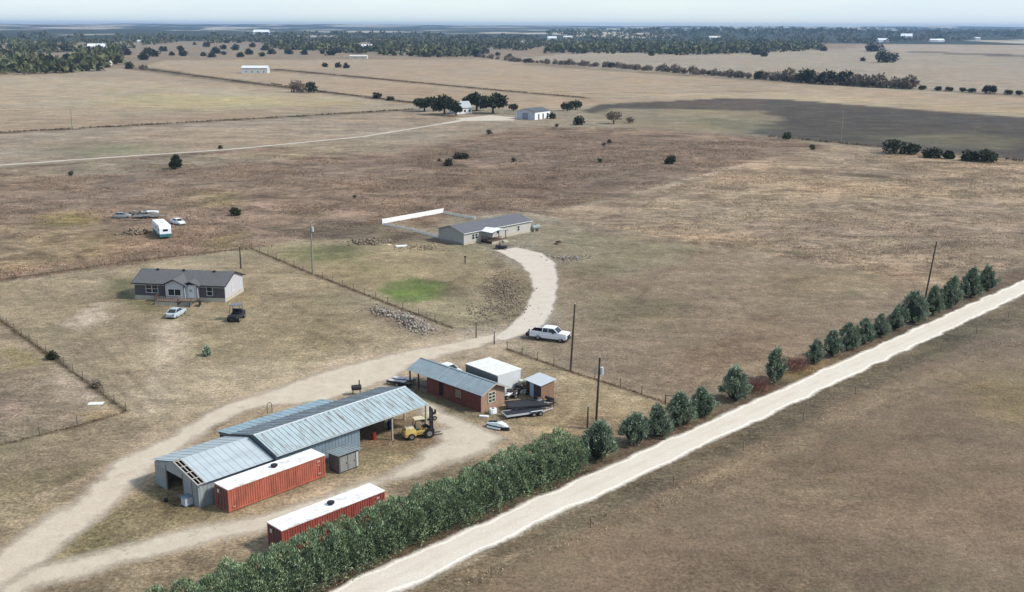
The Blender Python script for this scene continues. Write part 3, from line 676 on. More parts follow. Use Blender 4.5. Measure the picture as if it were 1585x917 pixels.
# far woodland: one mass, plus the separate trees in front of it
WOODS = [([(-60,60),(60,58),(110,59),(200,60),(280,62),(200,78),(130,80),(0,90)], 250), ([(-60,100),(50,97),(100,100),(165,100),(160,110),(60,116),(-60,117)], 170),
 ([(120,84),(180,80),(182,100),(150,100)], 110), ([(200,60),(420,59),(440,66),(300,68),(200,66)], 260), ([(400,58),(560,57),(700,59),(720,66),(560,84),(500,80),(420,76),(395,66)], 620),
 ([(580,72),(680,70),(720,76),(760,84),(700,90),(590,86)], 260), ([(700,60),(830,59),(860,70),(800,80),(720,74)], 240), ([(845,58),(1000,60),(1270,62),(1275,78),(1200,82),(1060,86),(1000,84),(850,83)], 900),
 ([(860,54),(1100,48),(1400,51),(1400,60),(1100,62),(840,60)], 620), ([(1230,58),(1420,56),(1580,58),(1580,63),(1400,66),(1300,68)], 330),
 ([(1400,47),(1600,47),(1600,58),(1400,56)], 260)]
CLEAR = [(92,98,36,5), (148,78,22,6), (20,96,14,2), (300,66,26,2), (65,98,18,3), (160,98,10,3), (565,72,12,5), (855,62,20,3), (1067,70,10,3), (400,53,14,3), (620,82,14,3)]
r = np.random.RandomState(3); VV = []; FF = []; off = 0
def inpoly(x, y, poly):
    c = False; n = len(poly)
    for i in range(n):
        (ax, ay), (bx, by) = poly[i], poly[(i + 1) % n]
        if (ay > y) != (by > y) and x < (bx - ax) * (y - ay) / (by - ay) + ax: c = not c
    return c
for poly, cnt in WOODS:
    x0, x1 = min(p[0] for p in poly), max(p[0] for p in poly); y0, y1 = min(p[1] for p in poly), max(p[1] for p in poly); k_ = 0; g_ = 0
    while k_ < cnt and g_ < cnt * 12:
        g_ += 1
        px, py = x0 + r.rand() * (x1 - x0), y0 + r.rand() * (y1 - y0)
        if not inpoly(px, py, poly) or py < 44 + (px - 792) * .0035: continue
        if any(abs(px - cx) < wx and abs(py - cy) < wy for cx, cy, wx, wy in CLEAR): continue
        x, y = at(px, py)
        if math.hypot(x, y) > 9500: continue
        z = float(terrain(x, y)); k_ += 1
        W = r.uniform(7, 21) * (1 if py > 60 else 1.3); H = W * r.uniform(.5, .75); n = 26
        dv = unit(r.normal(size=(n, 3))); dv[:, 2] = np.abs(dv[:, 2]) * 1.0 - .15
        P = np.array([x, y, z + H * .35]) + dv * np.array([W / 2, W / 2, H * .6]) * (.55 + .4 * r.rand(n))[:, None]
        D = unit(dv + r.normal(size=(n, 3)) * .8); V, Fq = leaf_quads(P, D, W * (.28 + .25 * r.rand(n)), W * (.22 + .2 * r.rand(n)), k_)
        VV.append(V); FF.append(Fq + off); off += len(V)
wo = npmesh('woodland', np.concatenate(VV), np.concatenate(FF), FAR); tag(wo, 'dark evergreen woodland covering the far country below the hills', 'woodland', kind='stuff')
oakp = [round_tree('scattered_oak', 'round dark evergreen oak scattered before the far woodland', 0, 0, 8.5, 13, 80 + s_, mat=OAK, n=420, leaf=2.4, trunk=.06, group='oaks scattered in front of the far woodland') for s_ in range(3)]
ok = [children(p) for p in oakp]; used = [False] * 3
spots = [(265,87),(285,88),(315,87),(335,84),(345,86),(372,88),(385,85),(405,87),(300,70),(320,74),(345,76),(365,78),(230,83),(238,88),(195,85),(192,78),(255,80),(280,78),(420,84),(445,84),(470,86),(500,84),(478,76),(512,86),(735,88),(770,86),(790,90),(640,86),(660,88),(610,86),(1178,84),(1010,86),(1170,86),(1185,87),(1145,82),(1060,85),(1275,80),(1250,78),(140,88),(175,92),(350,66),(372,66),(392,74),(410,78),(225,92),(330,90),(455,78),(525,82),(715,86),(745,82)]
for k_, (px, py) in enumerate(spots):
    s_ = k_ % 3; x, y = at(px + rr_.uniform(-2, 2), py + rr_.uniform(-1, 1)); sca = rr_.uniform(.65, 1.35)
    if not used[s_]: o = oakp[s_]; used[s_] = True; o.location = (x, y, 0); o.scale = (sca,) * 3
    else: dup(oakp[s_], (x, y), rr_.uniform(0, 6), sca, kids=ok[s_])

# ------------------------------------------------------------------ weeds, fences
def strip_weeds(lines, step, hgt, wid, mat, name, label, seed, per=3):
    r = np.random.RandomState(seed); Ps = []; Hs = []
    for ln in lines:
        pts = [at(*p) for p in ln]
        for a, b in zip(pts, pts[1:]):
            L = math.dist(a, b); n = int(L / step) * per; t = r.rand(n)
            keep = vnoise(t * L / 3.0, t * 0 + seed) > .18; t = t[keep]; n = len(t)
            P = np.stack([a[0] + (b[0] - a[0]) * t + r.normal(size=n) * wid, a[1] + (b[1] - a[1]) * t + r.normal(size=n) * wid, np.zeros(n)], 1); Ps.append(P)
    P = np.concatenate(Ps); n = len(P); D = unit(np.stack([r.normal(size=n) * .5, r.normal(size=n) * .5, np.ones(n)], 1))
    V, Fq = leaf_quads(P, D, hgt * (.4 + .9 * r.rand(n)), hgt * .35 * (.5 + r.rand(n)), seed)
    o = npmesh(name, V, Fq, mat); return tag(o, label, 'weeds', kind='stuff')
WD = leafmat('dead_fence_weeds', S(100, 82, 64), S(150, 126, 96), S(84, 72, 54))
WD2 = leafmat('dark_edge_growth', S(70, 56, 40), S(110, 92, 66), S(60, 54, 36))
strip_weeds([[(-100,440),(0,496),(85,557),(195,637)],[(195,638),(120,660),(0,690)],[(390,386),(484,425),(600,470),(700,508)],[(785,541),(883,576),(960,600),(1028,623)],[(0,434),(200,405),(375,386)]], .16, .27, .10, WD, 'fence_line_weeds', 'dead brown weeds growing along the yard fence lines', 1, 3)
strip_weeds([[(-100,212),(0,206),(350,187),(640,170)],[(215,106),(420,133),(650,161)],[(425,108),(779,141),(905,152)],[(1190,212),(1360,228),(1600,252)],[(420,130),(500,143)]], .35, 1.0, .45, WD2, 'field_edge_weeds', 'rough brown growth along the far field edges', 2, 2)
POSTM = pm('weathered_post', S(110, 98, 84), .9, .25, 5); WIRE = pm('wire', S(120, 116, 112), .6, .1, 3, metal=.4)
def fence(px, label, spacing, h=1.25, stop=60):
    pts = [at(*p) for p in px]; o0 = pts[0]
    t = thing('wire_fence', label, 'fence', (o0[0], o0[1])); post = None; n = 0; wm = MB()
    for (a, b) in zip(pts, pts[1:]):
        L = math.dist(a, b); k = max(1, int(L / spacing))
        for i in range(k):
            f = i / k; x = a[0] + (b[0] - a[0]) * f - o0[0]; y = a[1] + (b[1] - a[1]) * f - o0[1]
            if n < stop:
                if post is None: post = MB().tube((0, 0, 0), (0, 0, h), .06, .05, 6).build('post', POSTM, t); post.location = (x, y, 0)
                else: c_ = post.copy(); COL.objects.link(c_); c_.location = (x, y, 0); c_.scale = (1, 1, rr_.uniform(.92, 1.08))
                n += 1
        for z in (.35, .7, 1.05): wm.beam((a[0] - o0[0], a[1] - o0[1], z), (b[0] - o0[0], b[1] - o0[1], z), .012)
    wm.build('wires', WIRE, t); return t
fence([(-40,470),(0,496),(85,557),(195,637)], 'wire fence running down the left plot to its corner', 3.5)
fence([(195,637),(120,660),(0,690),(-60,706)], 'wire fence from the plot corner to the lower left edge', 3.5)
fence([(390,386),(484,425),(600,470),(700,508)], 'wire fence between the two house yards', 4)
fence([(785,541),(883,576),(960,600),(1028,623)], 'wire fence from the white pickup to the juniper row', 3.5)
fence([(0,434),(200,405),(375,386)], 'wire fence behind the dark roofed house and the brush field', 6)
fp = [along((rc[0] + ru[1] * 6.2, rc[1] - ru[0] * 6.2), d) for d in (-4, 160)]
def fence_xy(pts, label, spacing):
    o0 = pts[0]; t = thing('wire_fence', label, 'fence', o0); a, b = pts; L = math.dist(a, b); k = int(L / spacing); post = None
    for i in range(k + 1):
        f = i / k
        if post is None: post = MB().tube((0, 0, 0), (0, 0, 1.2), .04, .035, 6).build('post', pm('rusty_post', S(112, 84, 64), .8, .2, 4), t)
        else: c_ = post.copy(); COL.objects.link(c_); c_.location = ((b[0] - a[0]) * f, (b[1] - a[1]) * f, 0)
    wm = MB()
    for z in (.4, .75, 1.1): wm.beam((0, 0, z), (b[0] - a[0], b[1] - a[1], z), .008)
    wm.build('wires', WIRE, t)
fence_xy(fp, 'thin wire fence on the field side of the pale gravel road', 13)
# scattered dead clumps in the rough ground
def clumps(poly, n, hgt, name, label, seed, mat=WEED, wide=1.0):
    r = np.random.RandomState(seed); q = [at(*p) for p in poly]; x0, x1 = min(p[0] for p in q), max(p[0] for p in q); y0, y1 = min(p[1] for p in q), max(p[1] for p in q)
    X = x0 + r.rand(n * 4) * (x1 - x0); Y = y0 + r.rand(n * 4) * (y1 - y0)
    k = (polysd(q, X, Y) > 0) & (fbm(X / 14, Y / 14, 3) > .47); X = X[k][:n]; Y = Y[k][:n]; m = len(X); b = 4
    X = np.repeat(X, b) + r.normal(size=m * b) * .35 * wide; Y = np.repeat(Y, b) + r.normal(size=m * b) * .35 * wide; m *= b
    D = unit(np.stack([r.normal(size=m) * .6, r.normal(size=m) * .6, np.ones(m)], 1))
    V, Fq = leaf_quads(np.stack([X, Y, np.zeros(m)], 1), D, hgt * (.4 + .9 * r.rand(m)), hgt * .5 * wide * (.5 + r.rand(m)), seed)
    tag(npmesh(name, V, Fq, mat), label, 'weeds', kind='stuff')
clumps([(-100,280),(0,270),(420,240),(620,248),(800,208),(1190,220),(1160,252),(1000,296),(830,330),(592,345),(430,382),(0,432),(-100,450)], 14000, .38, 'brush', 'brown dead brush covering the middle field', 3, WEEDB)
clumps([(840,335),(1000,300),(1165,252),(1400,238),(1620,256),(1620,395),(1480,448),(1330,418),(1080,376)], 9000, .32, 'dry_grass', 'tufts of pale dry grass in the right middle field', 4)
clumps([(640,920),(990,775),(1260,640),(1600,500),(1620,520),(1280,660),(1010,800),(720,920)], 2500, .22, 'verge_grass', 'dry grass tufts along the field side of the road', 5)

# ------------------------------------------------------------------ shared object materials
WHITE = pm('white_paint', S(232, 232, 230, .75), .5, .08, 2, stain=S(170, 160, 148), samt=.35, sscale=(.8, .8, .8))
CARW = pm('white_car_paint', S(236, 240, 244, .8), .25, .04, 2, spec=.5)
GLASS = pm('dark_glass', S(34, 40, 46), .12, .2, 1, spec=.6)
TYRE = pm('tyre_rubber', S(34, 33, 32), .85, .2, 4); RIM = pm('wheel_rim', S(168, 168, 168), .4, .1, 3, metal=.5)
DARK = pm('dark_metal', S(44, 44, 46), .6, .25, 3); STEEL = pm('galvanised_steel', S(176, 180, 182), .45, .15, 3, metal=.35)
WOOD = pm('weathered_wood', S(134, 116, 98), .85, .3, 4, stain=S(88, 76, 64), samt=.6, sscale=(.6, .6, 4))
GREYW = pm('grey_wood', S(122, 120, 116), .85, .3, 3, stain=S(84, 80, 76), samt=.6, sscale=(4, 4, .5))
LAMP = pm('headlamp_glass', S(220, 222, 220), .15, .05, 1); RED = pm('red_lamp', S(150, 30, 26), .3, .1, 1)
CONC = pm('pale_masonry', S(206, 198, 180), .9, .15, 2, stain=S(160, 148, 130), samt=.5)
U = math.radians(46.5)

def ribbed(mb, p0, du, dv, nrib, h=.045, wr=.16, flat=.0):
    """ribbed sheet: p0 corner, du along which ribs repeat, dv the direction ribs run; thin slab plus ribs"""
    p0, du, dv = Vector(p0), Vector(du), Vector(dv); nn = du.cross(dv).normalized(); nn = -nn if nn.z < 0 else nn
    def slab(a, u_, v_, t0, t1):
        c_ = [a, a + u_, a + u_ + v_, a + v_]; k = len(mb.v)
        mb.v += [tuple(q + nn * t0) for q in c_] + [tuple(q + nn * t1) for q in c_]
        for f in ((3, 2, 1, 0), (4, 5, 6, 7), (0, 1, 5, 4), (1, 2, 6, 5), (2, 3, 7, 6), (3, 0, 4, 7)): mb.f.append(tuple(k + i for i in f))
    slab(p0, du, dv, 0, .03)
    for i in range(nrib):
        a = p0 + du * ((i + .5) / nrib) - du.normalized() * wr / 2; slab(a, du.normalized() * wr, dv, .031, .03 + h)
    return mb

# ------------------------------------------------------------------ containers
def corrug(mb, x0, x1, y, z0, z1, d, n, sgn):
    pts = []
    for i in range(n):
        a = x0 + (x1 - x0) * i / n; s_ = (x1 - x0) / n
        pts += [(a, 0), (a + s_ * .3, 0), (a + s_ * .45, 1), (a + s_ * .75, 1), (a + s_ * .9, 0)]
    pts.append((x1, 0))
    for (a, p), (b, q) in zip(pts, pts[1:]): mb.quad((a, y + sgn * d * p, z0), (b, y + sgn * d * q, z0), (b, y + sgn * d * q, z1), (a, y + sgn * d * p, z1))
    return mb
def container(loc, rot, label, col, rust, endcol):
    L, Wd, H = 12.19, 2.44, 2.6; t = thing('shipping_container', label, 'container', loc, rot)
    nm = label.split()[0]
    body = pm('container_paint_' + nm, col, .6, .18, .8, stain=rust, samt=.8, sscale=(1.6, 1.6, .4), sr=(.46, .66))
    endm = pm('container_door_paint_' + nm, endcol, .65, .2, 1.5, stain=rust, samt=.4)  # door end faces away from the sun; its shade is put into the colour
    fr = MB()
    for x in (0, L - .16):
        for y in (0, Wd - .16): fr.box(x, x + .16, y, y + .16, .1, H - .08)
    for y in (0, Wd - .1): fr.box(.16, L - .16, y, y + .1, .1, .26); fr.box(.16, L - .16, y, y + .1, H - .18, H - .08)
    for x in (0, L - .12): fr.box(x, x + .12, .16, Wd - .16, .1, .24); fr.box(x, x + .12, .16, Wd - .16, H - .2, H - .08)
    fr.build('frame', body, t)
    cc = MB()
    for x in (-.01, L - .17):
        for y in (-.01, Wd - .17):
            for z in (0, H - .12): cc.box(x, x + .18, y, y + .18, z, z + .12)
    cc.build('corner_castings', pm('casting_' + nm, tuple(c_ * .9 for c_ in S(176, 120, 104)), .7, .3, 3), t)
    corrug(MB(), .16, L - .16, .03, .26, H - .18, .05, 42, 1).build('side_panel', body, t)
    corrug(MB(), .16, L - .16, Wd - .03, .26, H - .18, .05, 42, -1).build('side_panel', body, t)
    MB().box(L - .08, L - .04, .16, Wd - .16, .24, H - .2).build('end_panel', body, t)
    for k in (0, 1):
        y0 = .17 + k * 1.055
        mb = MB().box(.04, .08, y0, y0 + 1.045, .25, H - .21)
        for z in (.5, 1.05, 1.6, 2.1): mb.box(.02, .04, y0 + .06, y0 + .98, z, z + .12)
        d = mb.build('door', endm, t)
        rb = MB()
        for y in (y0 + .3, y0 + .78): rb.tube((-.005, y, .2), (-.005, y, H - .16), .022, n=6)
        rb.build('lock_rod', STEEL, d)
    for a0, a1, b0, b1 in ((11.1, 11.5, 2.0, 2.2), (11.15, 11.45, 1.6, 1.68), (11.2, 11.6, .6, .75), (.5, .8, .5, .62)): MB().box(a0, a1, -.035, -.024, b0, b1).build('marking_plate', pm('faded_marking', S(206, 168, 156), .7, .3, 8), t)
    MB().box(.0, .018, Wd - .75, Wd - .42, 1.7, 2.1).build('marking_plate', WHITE, t)
    rm = pm('white_container_roof', S(240, 240, 238, .86), .5, .06, 1, stain=S(160, 146, 128), samt=.7, sscale=(.7, 1.6, 1), sr=(.5, .68))
    MB().box(-.02, L + .02, -.02, Wd + .02, H - .08, H + .02).build('roof', rm, t)
    vb = MB().tube((L * .53, Wd * .5, H + .02), (L * .53, Wd * .5, H + .14), .2, .2, 16); vb.tube((L * .53, Wd * .5, H + .14), (L * .53, Wd * .5, H + .34), .34, .34, 16)
    for i in range(12): a = i * math.pi / 6; vb.box(.32, .38, -.02, .02, H + .16, H + .32, Matrix.Translation((L * .53, Wd * .5, 0)) @ Matrix.Rotation(a, 4, 'Z'))
    vb.build('roof_vent', DARK, t)
    return t
container((-28.6, 97.25), math.radians(47.5), 'orange container with white roof parked against the metal barn', S(194, 110, 88, .70), S(142, 90, 74), S(130, 70, 62))
container((-21.3, 88.5), math.radians(45.5), 'red container with white roof half hidden behind the hedge', S(178, 90, 78), S(128, 74, 64), S(130, 70, 66))

# ------------------------------------------------------------------ the metal barn
BO = (-31.9, 98.1); BA = math.radians(47)
def bloc(u, v): return (BO[0] + math.cos(BA) * u - math.sin(BA) * v, BO[1] + math.sin(BA) * u + math.cos(BA) * v)
barn = thing('metal_barn', 'long weathered metal barn with open bay beside the orange container', 'barn', BO, BA)
SIL = pm('plain_sheet', S(196, 206, 210, .66), .55, .1, .7, stain=S(160, 168, 172), samt=.4, sscale=(.3, 1.2, 1))
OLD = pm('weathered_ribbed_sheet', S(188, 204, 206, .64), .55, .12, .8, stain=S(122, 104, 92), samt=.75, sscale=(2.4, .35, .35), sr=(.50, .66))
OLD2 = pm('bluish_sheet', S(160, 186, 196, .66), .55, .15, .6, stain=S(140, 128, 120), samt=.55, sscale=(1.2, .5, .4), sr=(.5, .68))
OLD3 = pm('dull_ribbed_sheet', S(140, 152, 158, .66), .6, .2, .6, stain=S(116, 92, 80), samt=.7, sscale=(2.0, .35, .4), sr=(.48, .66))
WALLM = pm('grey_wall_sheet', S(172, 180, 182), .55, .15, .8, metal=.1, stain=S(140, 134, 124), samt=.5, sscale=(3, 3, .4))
BLUEW = pm('blue_grey_wall_sheet', S(140, 160, 172), .55, .15, .8, metal=.1)
def lowslope(u0, u1, name, v0, z0, v1, z1, mat, nr, h=.03, wr=.1):
    return ribbed(MB(), (u0, v0, z0), (u1 - u0, 0, 0), (0, v1 - v0, z1 - z0), nr, h, wr).build(name, mat, barn)
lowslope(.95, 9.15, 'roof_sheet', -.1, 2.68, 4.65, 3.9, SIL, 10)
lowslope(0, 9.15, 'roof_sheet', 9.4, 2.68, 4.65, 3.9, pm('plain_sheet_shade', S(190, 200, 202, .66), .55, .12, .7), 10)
ras = MB()
for i in range(5): f = i / 4; ras.beam((.02, 4.55 - 4.5 * f, 3.84 - 1.17 * f), (.93, 4.55 - 4.5 * f, 3.84 - 1.17 * f), .09, .05)
for u in (.04, .48, .9): ras.beam((u, 4.6, 3.84), (u, -.08, 2.64), .08, .09)
ras.build('bare_rafters', pm('pale_timber', S(206, 196, 184), .8, .15, 3), barn)
gab = MB().prism([(0.35, 2.3), (9.0, 2.3), (9.0, 2.62), (4.65, 3.78), (.35, 2.66)], .18, .22, 'x'); gab.build('gable_wall', WALLM, barn)
def ribwall(a, b, z0, z1, name, mat, n=None, d=.03):
    mb = MB(); A_, B_ = Vector((a[0], a[1], 0)), Vector((b[0], b[1], 0)); D_ = B_ - A_; L = D_.length; nrm = Vector((D_.y, -D_.x, 0)).normalized(); n = n or max(2, int(L / .45))
    q = Matrix.Translation(A_) @ D_.to_track_quat('X', 'Z').to_matrix().to_4x4()
    mb.box(0, L, -.02, .02, z0, z1, q)
    for i in range(n): x = (i + .5) / n * L; mb.box(x - .04, x + .04, -.02 - d, -.021, z0, z1, q); mb.box(x - .04, x + .04, .021, .02 + d, z0, z1, q)
    return mb.build(name, mat, barn)
ribwall((.2, 9.0), (.2, 6.6), 0, 2.3, 'front_panel', WALLM); ribwall((.2, 3.2), (.2, 1.5), 0, 2.3, 'front_panel', WALLM); ribwall((.2, 1.35), (.2, .35), 0, 2.3, 'front_panel', WALLM)
ribwall((.2, .3), (9.2, .3), 0, 2.62, 'side_wall', WALLM); ribwall((.2, 9.0), (9.2, 9.0), 0, 2.6, 'side_wall', WALLM)
for v in (6.6, 3.2, 1.42): MB().box(.16, .28, v - .06, v + .06, 0, 2.9).build('door_post', WOOD, barn)
# tall section
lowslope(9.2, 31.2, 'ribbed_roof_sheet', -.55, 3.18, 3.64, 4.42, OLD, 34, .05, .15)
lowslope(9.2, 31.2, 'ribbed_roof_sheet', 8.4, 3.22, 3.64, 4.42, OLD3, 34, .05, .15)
lowslope(9.2, 24.0, 'lean_to_roof', 11.3, 2.75, 8.35, 3.2, OLD2, 16, .03, .1)
MB().prism([(3.44, 4.42), (3.64, 4.52), (3.84, 4.42), (3.64, 4.49)], 9.15, 31.25, 'x').build('ridge_cap', pm('ridge_cap_metal', S(206, 214, 216), .45, .1, 1), barn)
MB().prism([(-.4, 2.7), (11.1, 2.5), (11.1, 2.72), (8.4, 3.16), (3.64, 4.36), (-.4, 3.16)], 9.3, 9.34, 'x').build('end_wall', pm('dark_end_sheet', S(96, 104, 110), .6, .2, 1), barn)
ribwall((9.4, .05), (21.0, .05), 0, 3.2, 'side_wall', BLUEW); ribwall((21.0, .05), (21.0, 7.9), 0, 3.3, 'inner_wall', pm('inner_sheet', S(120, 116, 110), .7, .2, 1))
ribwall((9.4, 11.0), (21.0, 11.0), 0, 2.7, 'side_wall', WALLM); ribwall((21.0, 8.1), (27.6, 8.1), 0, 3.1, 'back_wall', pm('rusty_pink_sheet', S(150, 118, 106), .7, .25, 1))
for (u, v) in ((25.7, -.2), (31.0, -.35), (31.0, 8.1), (27.6, 3.6), (31.0, 3.64)):
    MB().box(u - .09, u + .09, v - .09, v + .09, 0, 3.2 if v != 3.64 else 4.3).build('post', pm('pale_post', S(186, 176, 162), .8, .2, 2), barn)
tr = MB()
for u in (23.2, 25.7, 28.4, 31.0): tr.beam((u, -.4, 3.1), (u, 3.64, 4.3), .1, .14); tr.beam((u, 8.2, 3.1), (u, 3.64, 4.3), .1, .14); tr.beam((u, -.4, 3.02), (u, 8.2, 3.02), .08, .14)
tr.build('roof_truss', WOOD, barn)
fas = MB(); fas.beam((9.2, -.6, 3.14), (31.2, -.6, 3.14), .03, .1); fas.beam((31.25, -.55, 3.1), (31.25, 3.64, 4.36), .04, .16); fas.beam((31.25, 8.4, 3.12), (31.25, 3.64, 4.36), .04, .16); fas.build('fascia', pm('pale_trim', S(200, 206, 206), .6, .1, 2), barn)
# things in and round the barn
x, y = bloc(24.3, 1.6); t = thing('red_drum', 'red steel drum standing under the open barn bay', 'drum', (x, y))
MB().tube((0, 0, 0), (0, 0, .88), .3, .3, 16).build('drum_body', pm('red_drum_paint', S(176, 50, 44), .5, .15, 3), t); MB().tube((0, 0, .28), (0, 0, .32), .315, n=16).tube((0, 0, .58), (0, 0, .62), .315, n=16).build('hoop', pm('red_drum_paint', S(0, 0, 0)), t)
x, y = bloc(28.0, 2.8); t = thing('blue_barrel', 'blue plastic barrel behind the yellow forklift', 'barrel', (x, y))
MB().loft([[(rr * math.cos(a), rr * math.sin(a), z) for a in np.linspace(0, 6.283, 17)[:-1]] for z, rr in ((0, .3), (.1, .38), (.5, .42), (.95, .38), (1.1, .3))]).build('barrel_body', pm('blue_plastic', S(46, 70, 140), .5, .1, 2), t); MB().tube((0, 0, 1.1), (0, 0, 1.14), .1, n=10).build('cap', DARK, t)
x, y = at(290, 782); t = thing('air_cooler', 'small grey blue metal box unit beside the barn front', 'metal box', (x, y), BA + .0)
MB().box(-.45, .45, -.42, .42, .08, .95).build('case', pm('box_enamel', S(206, 212, 220), .5, .1, 2), t, bevel=.02); MB().box(-.5, .5, -.47, .47, .955, 1.03).build('lid', pm('box_lid', S(116, 134, 150), .5, .1, 2), t); MB().box(-.4, .4, -.38, .38, 0, .08).build('base', DARK, t)
x, y = at(257, 777); t = thing('black_bucket', 'small black bucket on the grass in front of the barn', 'bucket', (x, y)); MB().tube((0, 0, 0), (0, 0, .42), .17, .23, 12).build('pail', DARK, t)
hb = MB()
for i in range(8): a = math.pi * i / 8; b = math.pi * (i + 1) / 8; hb.tube((.25 * math.cos(a), .25 * math.sin(a), .17 + 0), (.25 * math.cos(b), .25 * math.sin(b), .17), .01, n=5)
hb.build('handle', STEEL, t)
x, y = at(414, 641); t = thing('pipe_hoop', 'bent pipe hoop standing behind the barn roof', 'pipe', (x, y), BA); mb = MB(); mb.tube((0, 0, 0), (0, 0, 1.0), .04); mb.tube((.7, 0, 0), (.7, 0, 1.0), .04)
for i in range(8): a = math.pi * i / 8; b = math.pi * (i + 1) / 8; mb.tube((.35 + .35 * math.cos(a), 0, 1.0 + .45 * math.sin(a)), (.35 + .35 * math.cos(b), 0, 1.0 + .45 * math.sin(b)), .04)
mb.build('hoop', DARK, t)
x, y = at(552, 611); t = thing('smoker_grill', 'black smoker grill with chimney standing behind the barn', 'grill', (x, y), .3)
gm = MB(); rings = [[(xx, rr * math.cos(a), 1.0 + rr * math.sin(a)) for a in np.linspace(0, 6.283, 13)[:-1]] for xx, rr in ((-.65, .3), (-.6, .38), (.6, .38), (.65, .3))]; gm.loft(rings); gm.build('drum_body', DARK, t)
MB().tube((.4, 0, 1.3), (.4, 0, 2.0), .08).build('chimney', DARK, t)
for sx in (-.5, .5):
    for sy in (-.28, .28): MB().beam((sx, sy, 0), (sx * .9, sy * .6, .8), .05).build('leg', DARK, t)
# grey wooden shed by the container
x, y = -18.95, 106.9; t = thing('wooden_shed', 'small grey wooden shed at the end of the orange container', 'shed', (x, y), U)
for (x0, x1, y0, y1) in ((.0, 2.7, 0, .06), (0, 2.7, 1.84, 1.9), (0, .06, .06, 1.84), (2.64, 2.7, .06, 1.84)): MB().box(x0, x1, y0, y1, .12, 2.05).build('wall', GREYW, t)
for x0 in (.12, 1.2): d = MB().box(x0, x0 + .95, -.04, -.003, .2, 1.9).build('door', pm('pale_grey_door', S(152, 152, 148), .8, .2, 2), t); MB().box(x0 + .8, x0 + .88, -.07, -.041, .95, 1.15).build('handle', DARK, d)
MB().box(2.35, 2.6, -.035, -.003, .2, 1.95).build('white_board', pm('white_board', S(206, 206, 202), .7, .1, 2), t)
ribbed(MB(), (-.3, -.3, 2.25), (3.3, 0, 0), (0, 2.5, -.16), 7, .03, .08).build('roof', pm('old_zinc', S(152, 162, 164), .5, .2, .8, stain=S(116, 106, 96), samt=.5), t)
MB().box(0.1, 2.6, .1, 1.8, 0, .12).build('skid', DARK, t)

# ------------------------------------------------------------------ red brown shed
t = thing('red_shed', 'long red brown shed with grey metal roof and open porch end', 'shed', (-3.9, 125.7), math.radians(135))   # +x runs up-left along the near eave side, +y towards camera-left
# local: x 0..14.4 length, y -4.8..0 depth ; gable end at x=0 faces lower right
RW = pm('red_brown_boards', S(128, 72, 60), .8, .3, 1.2, stain=S(80, 58, 48), samt=.75, sscale=(2.4, .6, .4)); RW2 = pm('brown_gable_boards', S(176, 142, 122), .8, .2, 1.5)
MB().box(.3, 10.9, -.32, -.26, 0, 2.5).build('wall', RW, t); MB().box(.3, 10.9, -4.54, -4.48, 0, 2.5).build('wall', RW, t); MB().box(10.84, 10.9, -4.48, -.32, 0, 2.5).build('wall', RW, t)
MB().prism([(-.3, 0), (-.3, 2.52), (-2.4, 3.42), (-4.5, 2.52), (-4.5, 0)], .3, .36, 'x').build('gable_wall', RW2, t)
RZ = pm('grey_shed_roof', S(158, 172, 178), .55, .14, .6, stain=S(128, 136, 140), samt=.5)
ribbed(MB(), (-.25, .12, 2.42), (15.0, 0, 0), (0, -2.52, 1.1), 24, .025, .06).build('roof_sheet', RZ, t); ribbed(MB(), (-.25, -4.92, 2.42), (15.0, 0, 0), (0, 2.52, 1.1), 24, .025, .06).build('roof_sheet', RZ, t)
MB().box(-.25, 14.75, -2.5, -2.3, 3.5, 3.57).build('ridge_cap', pm('dull_ridge', S(120, 134, 140), .5, .1, 1), t)
for xx in (5.0, 8.6): MB().beam((xx, .12, 2.51), (xx, -2.36, 3.6), .07, .02).build('roof_strip', pm('pale_strip', S(202, 208, 210), .5, .05, 1), t)
for a, b in (((-.27, .14, 2.38), (-.27, -2.4, 3.48)), ((-.27, -4.94, 2.38), (-.27, -2.4, 3.48))): MB().beam(a, b, .05, .16).build('barge_board', pm('pale_barge', S(190, 182, 168), .7, .1, 2), t)
for (px, py) in ((14.5, -.3), (14.5, -4.5), (12.7, -.3)): MB().box(px - .08, px + .08, py - .08, py + .08, 0, 2.45).build('porch_post', pm('dark_timber', S(82, 68, 58), .8, .2, 3), t)
MB().box(10.95, 14.6, -.34, -.26, .55, .65).build('porch_rail', pm('dark_timber', S(0, 0, 0)), t); MB().box(10.95, 14.7, -4.6, -.2, 0, .08).build('porch_floor', WOOD, t)
wdw = MB().box(4.1, 5.1, -.27, -.22, .95, 1.95).build('window', pm('tan_frame', S(176, 160, 136), .7, .1, 2), t); MB().box(4.2, 5.0, -.222, -.2, 1.05, 1.85).build('pane', pm('dusty_glass', S(136, 124, 106), .4, .2, 2), wdw)
MB().box(7.6, 8.4, -.27, -.22, .35, 2.2).build('doorway', pm('doorway_shade', S(40, 34, 30), .9, .1, 1), t)  # doorway is a flat panel, inner shade painted as its dark colour
wf = MB()
for yy in (-1.55, -2.15, -2.75): wf.box(.22, .29, yy - .05, yy + .05, .9, 2.3)
for z in (.9, 1.35, 1.8, 2.25): wf.box(.22, .29, -2.8, -1.5, z, z + .09)
wi = wf.build('gable_window', pm('cream_frame', S(226, 220, 200), .6, .08, 2), t); MB().box(.27, .3, -2.7, -1.6, .95, 2.25).build('pane', pm('dark_green_glass', S(70, 76, 66), .3, .2, 2), wi)
MB().box(0.36, 10.8, -4.4, -.4, 0, .06).build('floor', WOOD, t)

